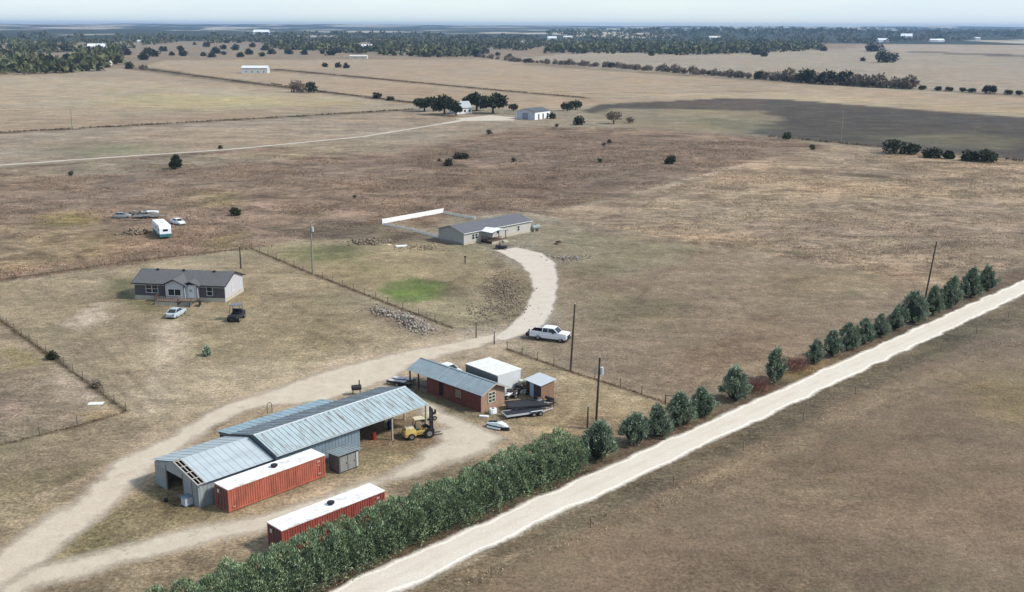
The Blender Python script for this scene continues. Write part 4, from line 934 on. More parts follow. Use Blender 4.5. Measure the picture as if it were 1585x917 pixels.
# white box body
t = thing('box_van_body', 'white roofed storage box standing behind the red brown shed', 'storage box', (-1.9, 131.7), math.radians(131.5))
MB().box(0, 6.7, -4.3, -4.24, .2, 3.0).build('wall', pm('box_white_side', S(214, 216, 216, .75), .5, .06, 1), t); MB().box(0, 6.7, -.06, 0, .2, 3.0).build('wall', pm('box_shaded_side', S(118, 122, 124), .6, .08, 1), t)  # second wall is the shaded side, shade put into its grey
MB().box(6.64, 6.7, -4.24, -.06, .2, 3.0).build('wall', pm('box_white_side', S(0, 0, 0)), t)
MB().box(0, .06, -4.24, -.06, .2, 3.0).build('end_wall', pm('box_white_side', S(0, 0, 0)), t); MB().box(-.04, 6.74, -4.34, .04, 3.0, 3.1).build('roof', pm('box_white_roof', S(228, 226, 216, .8), .5, .05, .7, stain=S(190, 184, 170), samt=.4), t)
MB().box(.1, 6.6, -4.2, -.1, 0, .2).build('base_frame', pm('rust_frame', S(120, 74, 60), .8, .2, 2), t)
MB().box(-.045, -.003, -4.3, -4.2, .2, 3.0).box(-.045, -.003, -.1, 0, .2, 3.0).build('corner_trim', STEEL, t)

# small shed right
t = thing('garden_shed', 'small brown shed with white lean-to roof beside the trailer', 'shed', (3.9, 130.5), math.radians(128))
BW = pm('brown_shed_boards', S(158, 124, 100), .8, .2, 2, stain=S(120, 92, 74), samt=.5, sscale=(3, 3, .5))
MB().box(0, .06, -2.2, 0, 0, 2.2).build('wall', BW, t); MB().box(.06, 3.2, -2.2, -2.14, 0, 2.1).build('wall', BW, t); MB().box(3.14, 3.2, -2.14, 0, 0, 2.1).build('wall', BW, t)
MB().box(.06, 3.14, -.06, 0, 0, 2.0).build('front_wall', pm('dark_front', S(66, 66, 72), .7, .2, 2), t); MB().box(1.55, 2.35, .003, .04, .05, 1.95).build('door', pm('pale_blue_door', S(188, 200, 210), .6, .08, 2), t)
ribbed(MB(), (-.25, .3, 2.12), (3.6, 0, 0), (0, -2.75, .42), 8, .025, .06).build('roof', pm('white_tin', S(216, 220, 224), .5, .08, 1, stain=S(170, 166, 160), samt=.4), t)
MB().prism([(0, 1.9), (0, 2.16), (-2.2, 2.5), (-2.2, 1.9)], -.02, .0, 'x').build('gable_board', BW, t)

# ------------------------------------------------------------------ houses
def window(parent, x0, x1, z0, z1, y, sgn, cols=2, rows=1, frame=None, axis='y', pane=GLASS):
    fr = MB(); g_ = .07
    def bx(a0, a1, b0, b1, d0, d1, mb):
        lo, hi = sorted((y + sgn * d0, y + sgn * d1))
        if axis == 'y': mb.box(a0, a1, lo, hi, b0, b1)
        else: mb.box(lo, hi, a0, a1, b0, b1)
    bx(x0 - g_, x1 + g_, z1, z1 + g_, .003, .06, fr); bx(x0 - g_, x1 + g_, z0 - g_, z0, .003, .08, fr); bx(x0 - g_, x0, z0, z1, .003, .06, fr); bx(x1, x1 + g_, z0, z1, .003, .06, fr)
    for i in range(1, cols): xx = x0 + (x1 - x0) * i / cols; bx(xx - .05, xx + .05, z0, z1, .003, .06, fr)
    for i in range(1, rows): zz = z0 + (z1 - z0) * i / rows; bx(x0, x1, zz - .03, zz + .03, .004, .045, fr)
    f = fr.build('window', frame or WHITE, parent); pb = MB(); bx(x0, x1, z0, z1, .003, .02, pb); pb.build('pane', pane, f); return f
# house 1: dark siding, grey roof
H1 = at(210, 463); A1 = math.radians(-8)
t = thing('dark_house', 'single storey house with charcoal siding and grey roof behind a silver sedan', 'house', H1, A1)
SID = pm('charcoal_siding', S(96, 90, 96), .7, .1, 1.5, stain=S(80, 76, 82), samt=.4, sscale=(.3, .3, 5)); LGR = pm('light_gable_siding', S(206, 204, 206), .7, .06, 1)
SHG = pm('grey_shingles', S(106, 106, 106), .9, .14, 2.5, stain=S(92, 92, 94), samt=.5, sscale=(.6, 3, 3)); TRIMD = pm('dark_trim', S(52, 50, 54), .6, .1, 2)
L, Dp, ev, rg, sk = 17.0, 8.4, 3.15, 4.7, .75
for z0, z1, mm, nm, o_ in ((0, sk, CONC, 'skirting', .04), (sk, ev - .55, SID, 'wall', 0), (ev - .55, ev, pm('pale_upper_band', S(190, 190, 188), .7, .06, 1), 'upper_wall', 0)):
    MB().box(-o_, L + o_, -o_, .1, z0, z1).build(nm, mm, t)
    MB().box(-o_, L + o_, Dp - .1, Dp + o_, z0, z1).build(nm, mm, t)
    MB().box(-o_, .1, .1, Dp - .1, z0, z1).build(nm, mm if nm == 'skirting' else LGR, t); MB().box(L - .1, L + o_, .1, Dp - .1, z0, z1).build(nm, mm if nm == 'skirting' else LGR, t)
for x0 in (0, L - .1): MB().prism([(0, ev + .003), (Dp, ev + .003), (Dp / 2, rg - .05)], x0, x0 + .1, 'x').build('gable_wall', LGR, t)
for y0, y1 in ((-.45, Dp / 2), (Dp + .45, Dp / 2)):
    a = ev - .08 if True else 0
    MB().quad((-.4, y0, a), (L + .4, y0, a), (L + .4, y1, rg + .05), (-.4, y1, rg + .05)).quad((-.4, y0, a - .1), (L + .4, y0, a - .1), (L + .4, y1, rg - .05), (-.4, y1, rg - .05)).build('roof', SHG, t)
MB().box(-.42, L + .42, -.5, -.455, ev - .24, ev - .04).build('gutter', TRIMD, t)
for xx in (-.42, L + .38):
    for y0 in (-.45, Dp + .45): MB().beam((xx, y0, ev - .12), (xx, Dp / 2, rg), .05, .16).build('barge_board', TRIMD, t)
for xx in (2.6, 7.6, 13.4): MB().box(xx, xx + .4, Dp / 2 - .6, Dp / 2 - .3, rg - .2, rg + .22).build('roof_vent', TRIMD, t)
# projecting centre
b0, b1 = 6.3, 10.0; c0, c1 = 10.0, 12.2
MB().box(b0, b1, -1.2, -.003, 0, ev).build('bay', pm('white_bay', S(214, 214, 216), .7, .06, 1), t); MB().box(c0, c1, -.7, -.003, sk, ev).build('entry_bay', pm('white_bay', S(0, 0, 0)), t)
MB().prism([(b0 - .5, ev - .1), (8.15, ev + 1.0), (b1 + .5, ev - .1), (b1 + .5, ev + .02), (8.15, ev + 1.15), (b0 - .5, ev + .02)], -1.6, 3.0).build('bay_roof', SHG, t)
MB().prism([(b0, ev + .002), (8.15, ev + .95), (b1, ev + .002)], -1.2, -1.1).build('bay_gable', pm('white_bay', S(0, 0, 0)), t)
MB().prism([(c0 - .8, ev - .1), (10.9, ev + .55), (c1 + .5, ev - .1), (c1 + .5, ev + .02), (10.9, ev + .68), (c0 - .8, ev + .02)], -1.05, 2.0).build('entry_roof', SHG, t)
for x0 in (b0, b1 - .12): MB().box(x0, x0 + .12, -1.24, -1.203, sk, ev).build('trim', TRIMD, t)
MB().box(c1 - .12, c1, -.74, -.703, sk, ev).build('trim', TRIMD, t)
mb = MB(); mb.beam((b0 - .5, -1.62, ev - .04), (8.15, -1.62, ev + 1.08), .05, .14); mb.beam((b1 + .5, -1.62, ev - .04), (8.15, -1.62, ev + 1.08), .05, .14); mb.build('bay_barge_board', TRIMD, t)
window(t, 2.2, 4.4, 1.35, 2.7, 0, -1, 2, 2); window(t, 7.0, 9.3, 1.3, 2.4, -1.2, -1, 2, 1); window(t, 13.7, 14.7, 1.2, 2.7, 0, -1, 1, 2)
d = MB().box(10.5, 11.5, -.74, -.703, .8, 2.85).build('door', pm('white_door', S(226, 228, 228, .75), .5, .04, 1), t); MB().box(11.35, 11.42, -.8, -.741, 1.7, 1.8).build('handle', DARK, d); MB().box(10.75, 11.2, -.76, -.741, 1.9, 2.4).build('glass', pm('pale_glass', S(170, 180, 178), .3, .1, 1), d)
window(t, 3.0, 4.2, 1.4, 2.4, L, 1, 1, 1, axis='x', pane=LGR)
# deck
dk = MB().box(5.3, 9.7, -3.4, -1.25, .62, .72).box(9.7, 12.2, -2.6, -.75, .62, .72); dk.build('deck', WOOD, t)
MB().box(5.35, 9.65, -3.36, -3.28, 0, .6).box(5.35, 5.43, -3.28, -1.3, 0, .6).build('deck_skirting', CONC, t)
mb = MB()
for xx in np.arange(5.35, 9.75, .42): mb.box(xx, xx + .05, -3.38, -3.32, .725, 1.6)
for yy in np.arange(-3.3, -1.3, .42): mb.box(5.34, 5.4, yy, yy + .05, .725, 1.6)
mb.box(5.3, 9.75, -3.4, -3.3, 1.6, 1.66); mb.box(5.3, 5.42, -3.3, -1.3, 1.6, 1.66); mb.box(9.7, 9.78, -3.4, -3.3, 0, 1.66); mb.build('railing', pm('brown_rail', S(110, 80, 66), .8, .15, 3), t)
mb = MB()
for i in range(4): mb.box(9.9, 12.0, -2.6 - .32 * (i + 1), -2.6 - .32 * i, 0, .56 - .14 * i)
mb.build('steps', GREYW, t)
mb = MB(); mb.beam((9.9, -2.7, 1.4), (9.9, -3.9, .8), .06); mb.beam((12.1, -2.7, 1.4), (12.1, -3.9, .8), .06); mb.box(9.85, 9.95, -3.95, -3.85, 0, .85); mb.box(12.05, 12.15, -3.95, -3.85, 0, .85); mb.build('stair_rail', DARK, t)
x, y = at(309, 475); t = thing('motor_scooter', 'black scooter parked at the steps of the dark house', 'scooter', (x, y), 1.7)
def two_wheeler(t, bodym, L=1.9):
    for xx in (0, L * .72):
        w_ = MB().tube((xx, -.06, .3), (xx, .06, .3), .3, .3, 16).build('wheel', TYRE, t); MB().tube((xx, -.065, .3), (xx, .065, .3), .14, .14, 10).build('rim', RIM, w_)
    MB().loft([[(xx, yy * w1, z1) for yy in (-1, 1)] + [(xx, yy * w1, z0) for yy in (1, -1)] for xx, w1, z0, z1 in ((-.25, .08, .55, .75), (.1, .15, .3, .8), (.6, .16, .25, .78), (1.0, .12, .35, .85), (1.25, .05, .5, .8))]).build('body', bodym, t)
    MB().loft([[(xx, -.12, z), (xx, .12, z), (xx, .1, z + .09), (xx, -.1, z + .09)] for xx, z in ((-.3, .82), (.2, .8), (.6, .76))]).build('seat', DARK, t)
    MB().tube((1.3, 0, .35), (1.1, 0, 1.05), .035).tube((1.08, -.35, 1.05), (1.08, .35, 1.05), .02).build('handlebar', STEEL, t)
two_wheeler(t, DARK)

# house 2: pale walls, white porch
H2 = (-10.9, 231.4); t = thing('pale_house', 'long pale house with grey roof and white roofed porch at the driveway end', 'house', H2, U)
L, Dp, ev, rg = 22.3, 8.4, 2.75, 4.0
PW = pm('cream_siding', S(204, 200, 190), .7, .07, 1, stain=S(180, 174, 164), samt=.4, sscale=(.4, .4, 5)); GW = pm('shaded_vertical_siding', S(178, 178, 172), .75, .12, 1.2, stain=S(140, 140, 134), samt=.5, sscale=(3, 3, .4)); SH2 = pm('blue_grey_shingles', S(112, 112, 118), .9, .12, 1.5)  # GW: left gable siding with its shade put into the grey
MB().box(0, L, 0, .1, 0, ev).build('wall', PW, t); MB().box(0, L, Dp - .1, Dp, 0, ev).build('wall', PW, t); MB().box(0, .1, .1, Dp - .1, 0, ev).build('wall', GW, t); MB().box(L - .1, L, .1, Dp - .1, 0, ev).build('wall', PW, t)
MB().box(-.04, L + .04, -.05, -.003, 0, .55).build('skirting', CONC, t); MB().box(-.05, -.003, -.04, Dp, 0, .5).build('skirting', pm('shaded_skirting', S(150, 148, 140), .8, .1, 2), t)  # left skirting carries the gable's shade in its colour
for x0, mm in ((0, GW), (L - .1, PW)): MB().prism([(0, ev + .003), (Dp, ev + .003), (Dp / 2, rg - .04)], x0, x0 + .1, 'x').build('gable_wall', mm, t)
for y0 in (-.35, Dp + .35): MB().quad((-.3, y0, ev - .03), (L + .3, y0, ev - .03), (L + .3, Dp / 2, rg + .06), (-.3, Dp / 2, rg + .06)).quad((-.3, y0, ev - .12), (L + .3, y0, ev - .12), (L + .3, Dp / 2, rg - .03), (-.3, Dp / 2, rg - .03)).build('roof', SH2, t)
MB().box(-.32, L + .32, -.4, -.352, ev - .14, ev - .0).build('fascia', WHITE, t)
for xx in (-.33,):
    for y0 in (-.35, Dp + .35): MB().beam((xx, y0, ev - .07), (xx, Dp / 2, rg + .02), .04, .14).build('barge_board', pm('light_barge', S(170, 168, 160), .7, .1, 2), t)
window(t, 2.6, 3.3, 1.0, 2.1, 0, -1, 1, 2); window(t, 3.6, 4.3, 1.0, 2.1, 0, -1, 1, 2); window(t, 17.6, 18.3, .9, 2.0, 0, -1, 1, 2); window(t, 10.6, 11.3, 1.2, 2.0, 0, -1, 1, 1)
d = MB().box(8.6, 9.5, -.04, -.003, .5, 2.5).build('door', WHITE, t); MB().box(9.35, 9.42, -.09, -.041, 1.4, 1.5).build('handle', DARK, d)
p0, p1, pd = 5.4, 10.0, 3.6
MB().box(p0, p1, -pd, -.06, .45, .55).build('porch_floor', WOOD, t); MB().box(p0, p1, -pd, -pd + .06, 0, .44).build('porch_skirting', CONC, t); MB().box(p0, p0 + .06, -pd + .06, -.06, 0, .44).build('porch_skirting', DARK, t)
for xx in (p0 + .06, (p0 + p1) / 2, p1 - .06):
    MB().box(xx - .07, xx + .07, -pd + .02, -pd + .16, .55, 2.65).build('porch_post', pm('brown_post', S(104, 84, 70), .8, .15, 3), t)
for sgn in (-1, 1):
    xm = (p0 + p1) / 2; xe = xm + sgn * (p1 - p0) / 2 + sgn * .3
    MB().quad((xe, -pd - .35, 2.65), (xm, -pd - .35, 3.05), (xm, 1.6, 3.05), (xe, 1.6, 2.65)).quad((xe, -pd - .35, 2.55), (xm, -pd - .35, 2.97), (xm, 1.6, 2.97), (xe, 1.6, 2.55)).build('porch_roof', pm('white_porch_tin', S(232, 236, 240, .85), .4, .04, 1), t)
    MB().beam((xe, -pd - .33, 2.58), (xm, -pd - .33, 3.0), .04, .14).build('porch_barge', TRIMD, t)
mb = MB()
for xx in np.arange(p0 + .2, p1 - 1.4, .22): mb.box(xx, xx + .04, -pd + .06, -pd + .1, .56, 1.4)
for yy in np.arange(-pd + .3, -.1, .22): mb.box(p0 + .04, p0 + .08, yy, yy + .04, .56, 1.4)
mb.box(p0, p1 - 1.4, -pd + .04, -pd + .12, 1.4, 1.47); mb.box(p0 + .02, p0 + .1, -pd + .12, -.1, 1.4, 1.47); mb.build('porch_railing', pm('brown_post', S(0, 0, 0)), t)
mb = MB()
for i in range(3): mb.box(p1 - 1.3, p1 - .1, -pd - .3 * (i + 1), -pd - .3 * i - .003, 0, .4 - .13 * i)
mb.build('steps', CONC, t)
x, y = at(829, 358); t = thing('propane_tank', 'pale green tank cabinet at the right end of the pale house', 'tank', (x, y), U)
MB().loft([[(xx, rr * math.cos(a), 1.0 + rr * math.sin(a)) for a in np.linspace(0, 6.283, 17)[:-1]] for xx, rr in ((-1.5, .1), (-1.4, .4), (-1.15, .56), (1.15, .56), (1.4, .4), (1.5, .1))]).build('tank_body', pm('tank_green', S(150, 164, 156), .5, .1, 1), t, smooth=True)
MB().box(-.9, -.7, -.4, .4, 0, .5).box(.7, .9, -.4, .4, 0, .5).build('saddle', CONC, t); MB().tube((0, 0, 1.55), (0, 0, 1.75), .18, .18, 12).build('valve_hood', STEEL, t)

# white screen fence behind house 2
def screen(p, q, h, label, mat, zoff=0):
    a, b = at(*p), at(*q); L = math.dist(a, b); rot = math.atan2(b[1] - a[1], b[0] - a[0]); t = thing('panel_fence', label, 'fence', a, rot)
    mb = MB().box(0, L, -.03, .03, .08, h); mb.build('panels', mat, t); k = max(2, int(L / 2.8)); post = None
    for i in range(k + 1):
        pb = MB().box(-.07, .07, -.07, .07, 0, h + .08) if post is None else None
        if post is None: post = pb.build('post', mat, t)
        else: c_ = post.copy(); COL.objects.link(c_); c_.location = (L * i / k, 0, 0)
    return t
screen((592, 347), (686, 330), 1.25, 'long white panel fence behind the pale house', pm('white_vinyl', S(238, 238, 236, .85), .5, .03, 1))
screen((686, 331), (735, 340), .7, 'low pale fence from the white panels down to the roof', pm('cream_vinyl', S(232, 226, 214, .85), .6, .06, 1))
screen((594, 349), (640, 358), .6, 'low cream fence on the left side of the back yard', pm('cream_vinyl', S(0, 0, 0)))
screen((640, 359), (678, 369), .7, 'weathered low fence joining the pale house corner', pm('cream_vinyl', S(0, 0, 0)))

# ------------------------------------------------------------------ far farm
t = thing('white_barn', 'white metal barn with dark roof beside the far oaks', 'barn', (11.7, 556.2), math.radians(57))
BM = pm('white_barn_metal', S(236, 236, 238, .85), .6, .04, .5); BG = pm('shaded_barn_gable', S(206, 210, 218), .6, .05, .5); L, Dp, ev, rg = 15.5, 11.6, 4.0, 5.6  # BG: same white metal, gable shade put in as greyish blue
MB().box(0, L, 0, .12, 0, ev).build('wall', BM, t); MB().box(0, L, Dp - .12, Dp, 0, ev).build('wall', BM, t); MB().box(0, .12, .12, Dp - .12, 0, ev).build('wall', BG, t); MB().box(L - .12, L, .12, Dp - .12, 0, ev).build('wall', BG, t)
for x0 in (0, L - .12): MB().prism([(0, ev + .003), (Dp, ev + .003), (Dp / 2, rg - .04)], x0, x0 + .12, 'x').build('gable_wall', BG, t)
for y0 in (-.3, Dp + .3): MB().quad((-.3, y0, ev), (L + .3, y0, ev), (L + .3, Dp / 2, rg + .08), (-.3, Dp / 2, rg + .08)).quad((-.3, y0, ev - .1), (L + .3, y0, ev - .1), (L + .3, Dp / 2, rg - .02), (-.3, Dp / 2, rg - .02)).build('roof', pm('dark_barn_roof', S(92, 96, 100), .6, .08, .5), t)
for xx in (3.2, 7.6, 12.0): MB().box(xx, xx + 1.3, -.04, -.003, 0, 2.9).build('door_opening', pm('barn_dark_door', S(58, 62, 70), .7, .1, 1), t)  # flat dark panels; shade inside the openings painted as colour
MB().box(-.04, -.003, 4.2, 7.8, 0, 3.4).build('sliding_door', pm('grey_sliding_door', S(150, 156, 168), .6, .05, 1), t)
def farmhouse(px, py, L, Dp, ev, rg, rot, label, wallc, roofc, name='farmhouse', cat='house', wins=3, z=None):
    x, y = at(px, py); zz = float(terrain(x, y)) if z is None else z
    t = thing(name, label, cat, (x, y, zz), math.radians(rot)); nm = '%d_%d' % (px, py)
    wm_ = pm('wall_paint_%02x%02x%02x' % wallc, S(*wallc, .8), .7, .06, .3); rm_ = pm('roof_metal_%02x%02x%02x' % roofc, S(*roofc, .8), .5, .08, .3)
    MB().box(0, L, 0, .2, -1, ev).box(0, L, Dp - .2, Dp, -1, ev).box(0, .2, .2, Dp - .2, -1, ev).box(L - .2, L, .2, Dp - .2, -1, ev).prism([(0, ev), (Dp, ev), (Dp / 2, rg - .05)], .01, .19, 'x').prism([(0, ev), (Dp, ev), (Dp / 2, rg - .05)], L - .19, L - .01, 'x').build('wall', wm_, t)
    mb = MB()
    for y0 in (-.4, Dp + .4): mb.quad((-.4, y0, ev - .05), (L + .4, y0, ev - .05), (L + .4, Dp / 2, rg + .1), (-.4, Dp / 2, rg + .1)); mb.quad((-.4, y0, ev - .2), (L + .4, y0, ev - .2), (L + .4, Dp / 2, rg - .03), (-.4, Dp / 2, rg - .03))
    mb.build('roof', rm_, t)
    for i in range(wins): xx = L * (i + .7) / (wins + .4); MB().box(xx, xx + 1.1, -.05, -.003, 1.0, 2.2).build('window', GLASS, t)
    return t
farmhouse(706, 177, 10, 9, 3.4, 6.6, 30, 'white farmhouse half hidden among the dark live oaks', (232, 232, 230), (176, 180, 182))
farmhouse(374, 114, 26, 14, 5.5, 7.5, 3, 'pale long metal barn alone in the far tan field', (206, 206, 200), (222, 222, 218), 'field_barn', 'barn', 4)
farmhouse(136, 78, 34, 24, 7, 12, 20, 'large white house on the wooded left horizon side', (240, 240, 240), (226, 228, 232))
farmhouse(95, 101, 26, 14, 4.5, 8, -20, 'grey roofed barn among the trees at far left', (178, 176, 170), (152, 158, 162), 'wood_barn', 'barn')
farmhouse(60, 101, 12, 10, 4, 6.5, 10, 'little white shed left of the grey roofed barn', (226, 228, 232), (216, 222, 230), 'far_shed', 'shed', 1)
farmhouse(152, 101, 14, 9, 3.5, 5.5, 0, 'pale shed under the trees at the left field corner', (206, 204, 198), (196, 198, 198), 'far_shed', 'shed', 2)
farmhouse(212, 67, 16, 12, 5, 8, 0, 'white far house left of the open hillside', (240, 240, 238), (214, 216, 220))
farmhouse(232, 68, 14, 10, 4, 6, 10, 'pinkish far house right of the white one on the hillside', (220, 206, 196), (206, 190, 180))
farmhouse(392, 58, 60, 30, 14, 22, 0, 'big white roofed hall showing above the far trees', (236, 238, 240), (240, 242, 244), 'far_hall', 'hall', 4)
farmhouse(560, 76, 22, 14, 5, 9, 10, 'white roofed house inside the central far wood', (236, 236, 234), (240, 240, 240))
farmhouse(541, 91, 26, 10, 3.5, 5, 0, 'long low pale shed at the edge of the central wood', (214, 206, 194), (218, 210, 200), 'far_shed', 'shed', 2)
farmhouse(848, 63, 30, 20, 8, 13, 5, 'white far house, left of the pair above the central wood', (238, 238, 238), (230, 232, 234))
farmhouse(872, 62, 30, 20, 8, 12, -10, 'white far house, right of the pair above the central wood', (234, 232, 228), (228, 226, 224))
farmhouse(1062, 72, 26, 16, 5, 9, 0, 'white roofed far house at the edge of the right wood', (226, 230, 230), (236, 240, 240))
farmhouse(1098, 63, 40, 24, 8, 13, 0, 'pale far shed above the right wood', (216, 212, 204), (222, 218, 212), 'far_shed', 'shed', 3)
farmhouse(1360, 66, 34, 20, 7, 12, 10, 'white far house beside the oak clump in the right field', (238, 238, 238), (226, 230, 234))
farmhouse(1394, 63, 40, 24, 9, 18, -15, 'tall white roofed house on the right skyline fields', (240, 240, 240), (240, 242, 246))
farmhouse(1440, 66, 24, 16, 6, 10, 0, 'small white house, left of two on the right skyline', (238, 234, 230), (236, 236, 236))
farmhouse(1452, 66, 24, 16, 6, 10, 15, 'small white house, right of two on the right skyline', (232, 232, 232), (240, 240, 240))
farmhouse(1510, 65, 16, 14, 9, 12, 0, 'small grey tower house on the far right skyline', (206, 206, 210), (220, 222, 226))

# ------------------------------------------------------------------ utility poles
PM_ = pm('pole_wood', S(78, 68, 60), .9, .2, 2); PMG = pm('grey_pole_wood', S(150, 148, 138), .9, .15, 2)
def pole(px, yb, h, label, lean=(0, 0), r0=.16, mat=PM_, cap=None, arm=False):
    x, y = at(px, yb); t = thing('utility_pole', label, 'utility pole', (x, y))
    MB().tube((0, 0, -.3), (lean[0], lean[1], h), r0, r0 * .68, 12).build('pole', mat, t)
    if cap:
        f = cap; tb = MB().tube((lean[0] * f + .32, 0, h * f - .5), (lean[0] * f + .32, 0, h * f + .4), .24, .24, 14).build('transformer', pm('transformer_grey', S(206, 210, 212), .5, .06, 1), t)
        MB().tube((lean[0] * f + .32, 0, h * f + .4), (lean[0] * f + .32, 0, h * f + .6), .06, .03, 8).build('bushing', WHITE, tb)
    MB().tube((lean[0], lean[1], h), (lean[0], lean[1], h + .18), .06, .05, 8).build('insulator', WHITE, t)
    if arm: MB().beam((lean[0] - .9, 0, h - .4), (lean[0] + .9, 0, h - .4), .1).build('crossarm', mat, t)
    return t
pole(883, 574, 9.9, 'tall dark utility pole right of the white pickup', (.45, 0))
pole(922, 664, 9.2, 'utility pole with white transformer behind the hedge end', (.3, 0), cap=.82)
pole(909, 664, 2.9, 'short dark post beside the transformer pole', (.05, 0), r0=.13)
pole(1431, 466, 11.0, 'leaning dark utility pole behind the roadside junipers', (1.05, 0))
pole(484, 425, 10.4, 'pale grey utility pole with transformer between the yards', (.05, 0), mat=PMG, cap=.88, r0=.19)
pole(373, 416, 4.6, 'short pole behind the right corner of the dark house', (0, 0))
pole(112, 199, 9, 'thin distant pole in the left tan field', r0=.2, mat=PMG)
pole(1301, 221, 13, 'pale thin pole at the edge of the ploughed field', r0=.26, mat=PMG, arm=True)
pole(765, 533, 2.2, 'wooden gate post on the right side of the track', r0=.1)
pole(737, 523, 2.6, 'wooden gate post on the left side of the track', r0=.1)
for o in list(COL.objects):
    if o.name.startswith('utility_pole') and 'gate post' in o.get('label', ''): o.name = 'gate_post'; o['category'] = 'post'

# ------------------------------------------------------------------ vehicles
def wheel(t, x, y, r, wd=.22, name='wheel'):
    w_ = MB().tube((x, y - wd / 2, r), (x, y + wd / 2, r), r, r, 18).build(name, TYRE, t)
    MB().tube((x, y - wd / 2 - .012, r), (x, y + wd / 2 + .012, r), r * .55, r * .55, 12).build('rim', RIM, w_)
def ring(x, w0, w1, z0, zs, z1):
    return [(x, -w0, z0), (x, w0, z0), (x, w0 + .02, zs), (x, w1, z1), (x, -w1, z1), (x, -w0 - .02, zs)]
def car(loc, rot, label, paint, L=4.7, W=1.8, kind='sedan', cat='car', group=None, name='parked_car'):
    t = thing(name, label, cat, loc, rot, group); w = W / 2
    if kind == 'sedan':
        MB().loft([ring(0, w * .8, w * .78, .35, .5, .62), ring(.2, w * .96, w * .9, .25, .55, .78), ring(1.2, w, w * .94, .2, .6, .92), ring(L * .5, w, w * .95, .2, .6, .95), ring(L - 1.0, w, w * .94, .2, .6, .98), ring(L - .15, w * .95, w * .88, .28, .6, .95), ring(L, w * .8, w * .78, .4, .6, .8)]).build('body', paint, t, bevel=.02)
        MB().loft([ring(1.25, w * .84, w * .8, .9, .92, .94), ring(2.0, w * .86, w * .68, .9, 1.1, 1.38), ring(3.2, w * .86, w * .68, .9, 1.1, 1.4), ring(4.1, w * .84, w * .78, .9, .93, .98)]).build('windows', GLASS, t)
        MB().loft([ring(1.95, w * .66, w * .6, 1.36, 1.38, 1.42), ring(2.6, w * .7, w * .62, 1.38, 1.41, 1.46), ring(3.3, w * .66, w * .6, 1.36, 1.38, 1.43)]).build('roof', paint, t)
        mb = MB()
        for s_ in (-1, 1): mb.beam((2.62, s_ * w * .87, .93), (2.62, s_ * w * .69, 1.4), .07); mb.beam((3.25, s_ * w * .69, 1.4), (4.0, s_ * w * .84, .98), .08); mb.beam((2.0, s_ * w * .69, 1.38), (1.3, s_ * w * .84, .94), .06)
        mb.build('pillars', paint, t); xs = (.85, L - .95); r = .32
    else:   # crew cab pickup, front at x=0
        MB().loft([ring(0, w * .92, w * .88, .5, .8, 1.16), ring(.12, w * .98, w * .92, .45, .85, 1.27), ring(1.3, w, w * .95, .45, .85, 1.33), ring(3.95, w, w * .97, .45, .85, 1.32), ring(4.0, w, w * .97, .45, .85, 1.32)]).build('body', paint, t, bevel=.02)
        bd = MB().box(4.0, L, -w, -w + .1, .55, 1.36).box(4.0, L, w - .1, w, .55, 1.36).box(4.0, L, -w + .1, w - .1, .55, .62); bd.build('bed', paint, t)
        MB().box(L - .07, L, -w + .1, w - .1, .62, 1.35).build('tailgate', paint, t); MB().box(4.02, L - .08, -w + .11, w - .11, .622, .7).box(4.02, L - .08, -w + .104, -w + .13, .7, 1.345).box(4.02, L - .08, w - .13, w - .104, .7, 1.345).box(4.003, 4.018, -w + .13, w - .13, .7, 1.5).box(L - .09, L - .075, -w + .13, w - .13, .7, 1.33).build('bed_liner', DARK, t)
        MB().loft([ring(1.35, w * .9, w * .86, 1.28, 1.3, 1.34), ring(2.1, w * .92, w * .8, 1.28, 1.5, 1.9), ring(3.8, w * .92, w * .8, 1.28, 1.5, 1.92), ring(3.99, w * .9, w * .82, 1.28, 1.4, 1.6)]).build('windows', GLASS, t)
        MB().loft([ring(2.0, w * .8, w * .74, 1.86, 1.9, 1.95), ring(2.9, w * .82, w * .76, 1.89, 1.93, 1.99), ring(3.9, w * .8, w * .74, 1.86, 1.9, 1.96)]).build('roof', paint, t)
        mb = MB()
        for s_ in (-1, 1):
            for xa, xb in ((2.95, 2.95), (3.88, 3.82), (1.38, 2.1)): mb.beam((xa, s_ * w * .93, 1.3), (xb, s_ * w * .81, 1.92), .09)
        mb.build('pillars', paint, t); xs = (1.0, L - 1.35); r = .42
        MB().box(-.06, .03, -w * .6, w * .6, .62, 1.02).build('grille', DARK, t); MB().box(-.14, -.0, -w * .9, w * .9, .42, .6).build('bumper', DARK, t)
        for s_ in (-1, 1): MB().box(2.0, 2.2, s_ * (w + .1) - .1, s_ * (w + .1) + .1, 1.25, 1.5).build('mirror', DARK, t)
    for x in xs:
        for s_ in (-1, 1): wheel(t, x, s_ * (w - .12), r, .24)
    for s_ in (-1, 1):
        MB().box(-.02, .12, s_ * w * .68 - .16, s_ * w * .68 + .16, .6 if kind == 'sedan' else .85, .74 if kind == 'sedan' else 1.08).build('headlight', LAMP, t); MB().box(L - .1, L + .015, s_ * w * .72 - .12, s_ * w * .72 + .12, .7, .88 if kind == 'sedan' else 1.15).build('tail_light', RED, t)
    return t
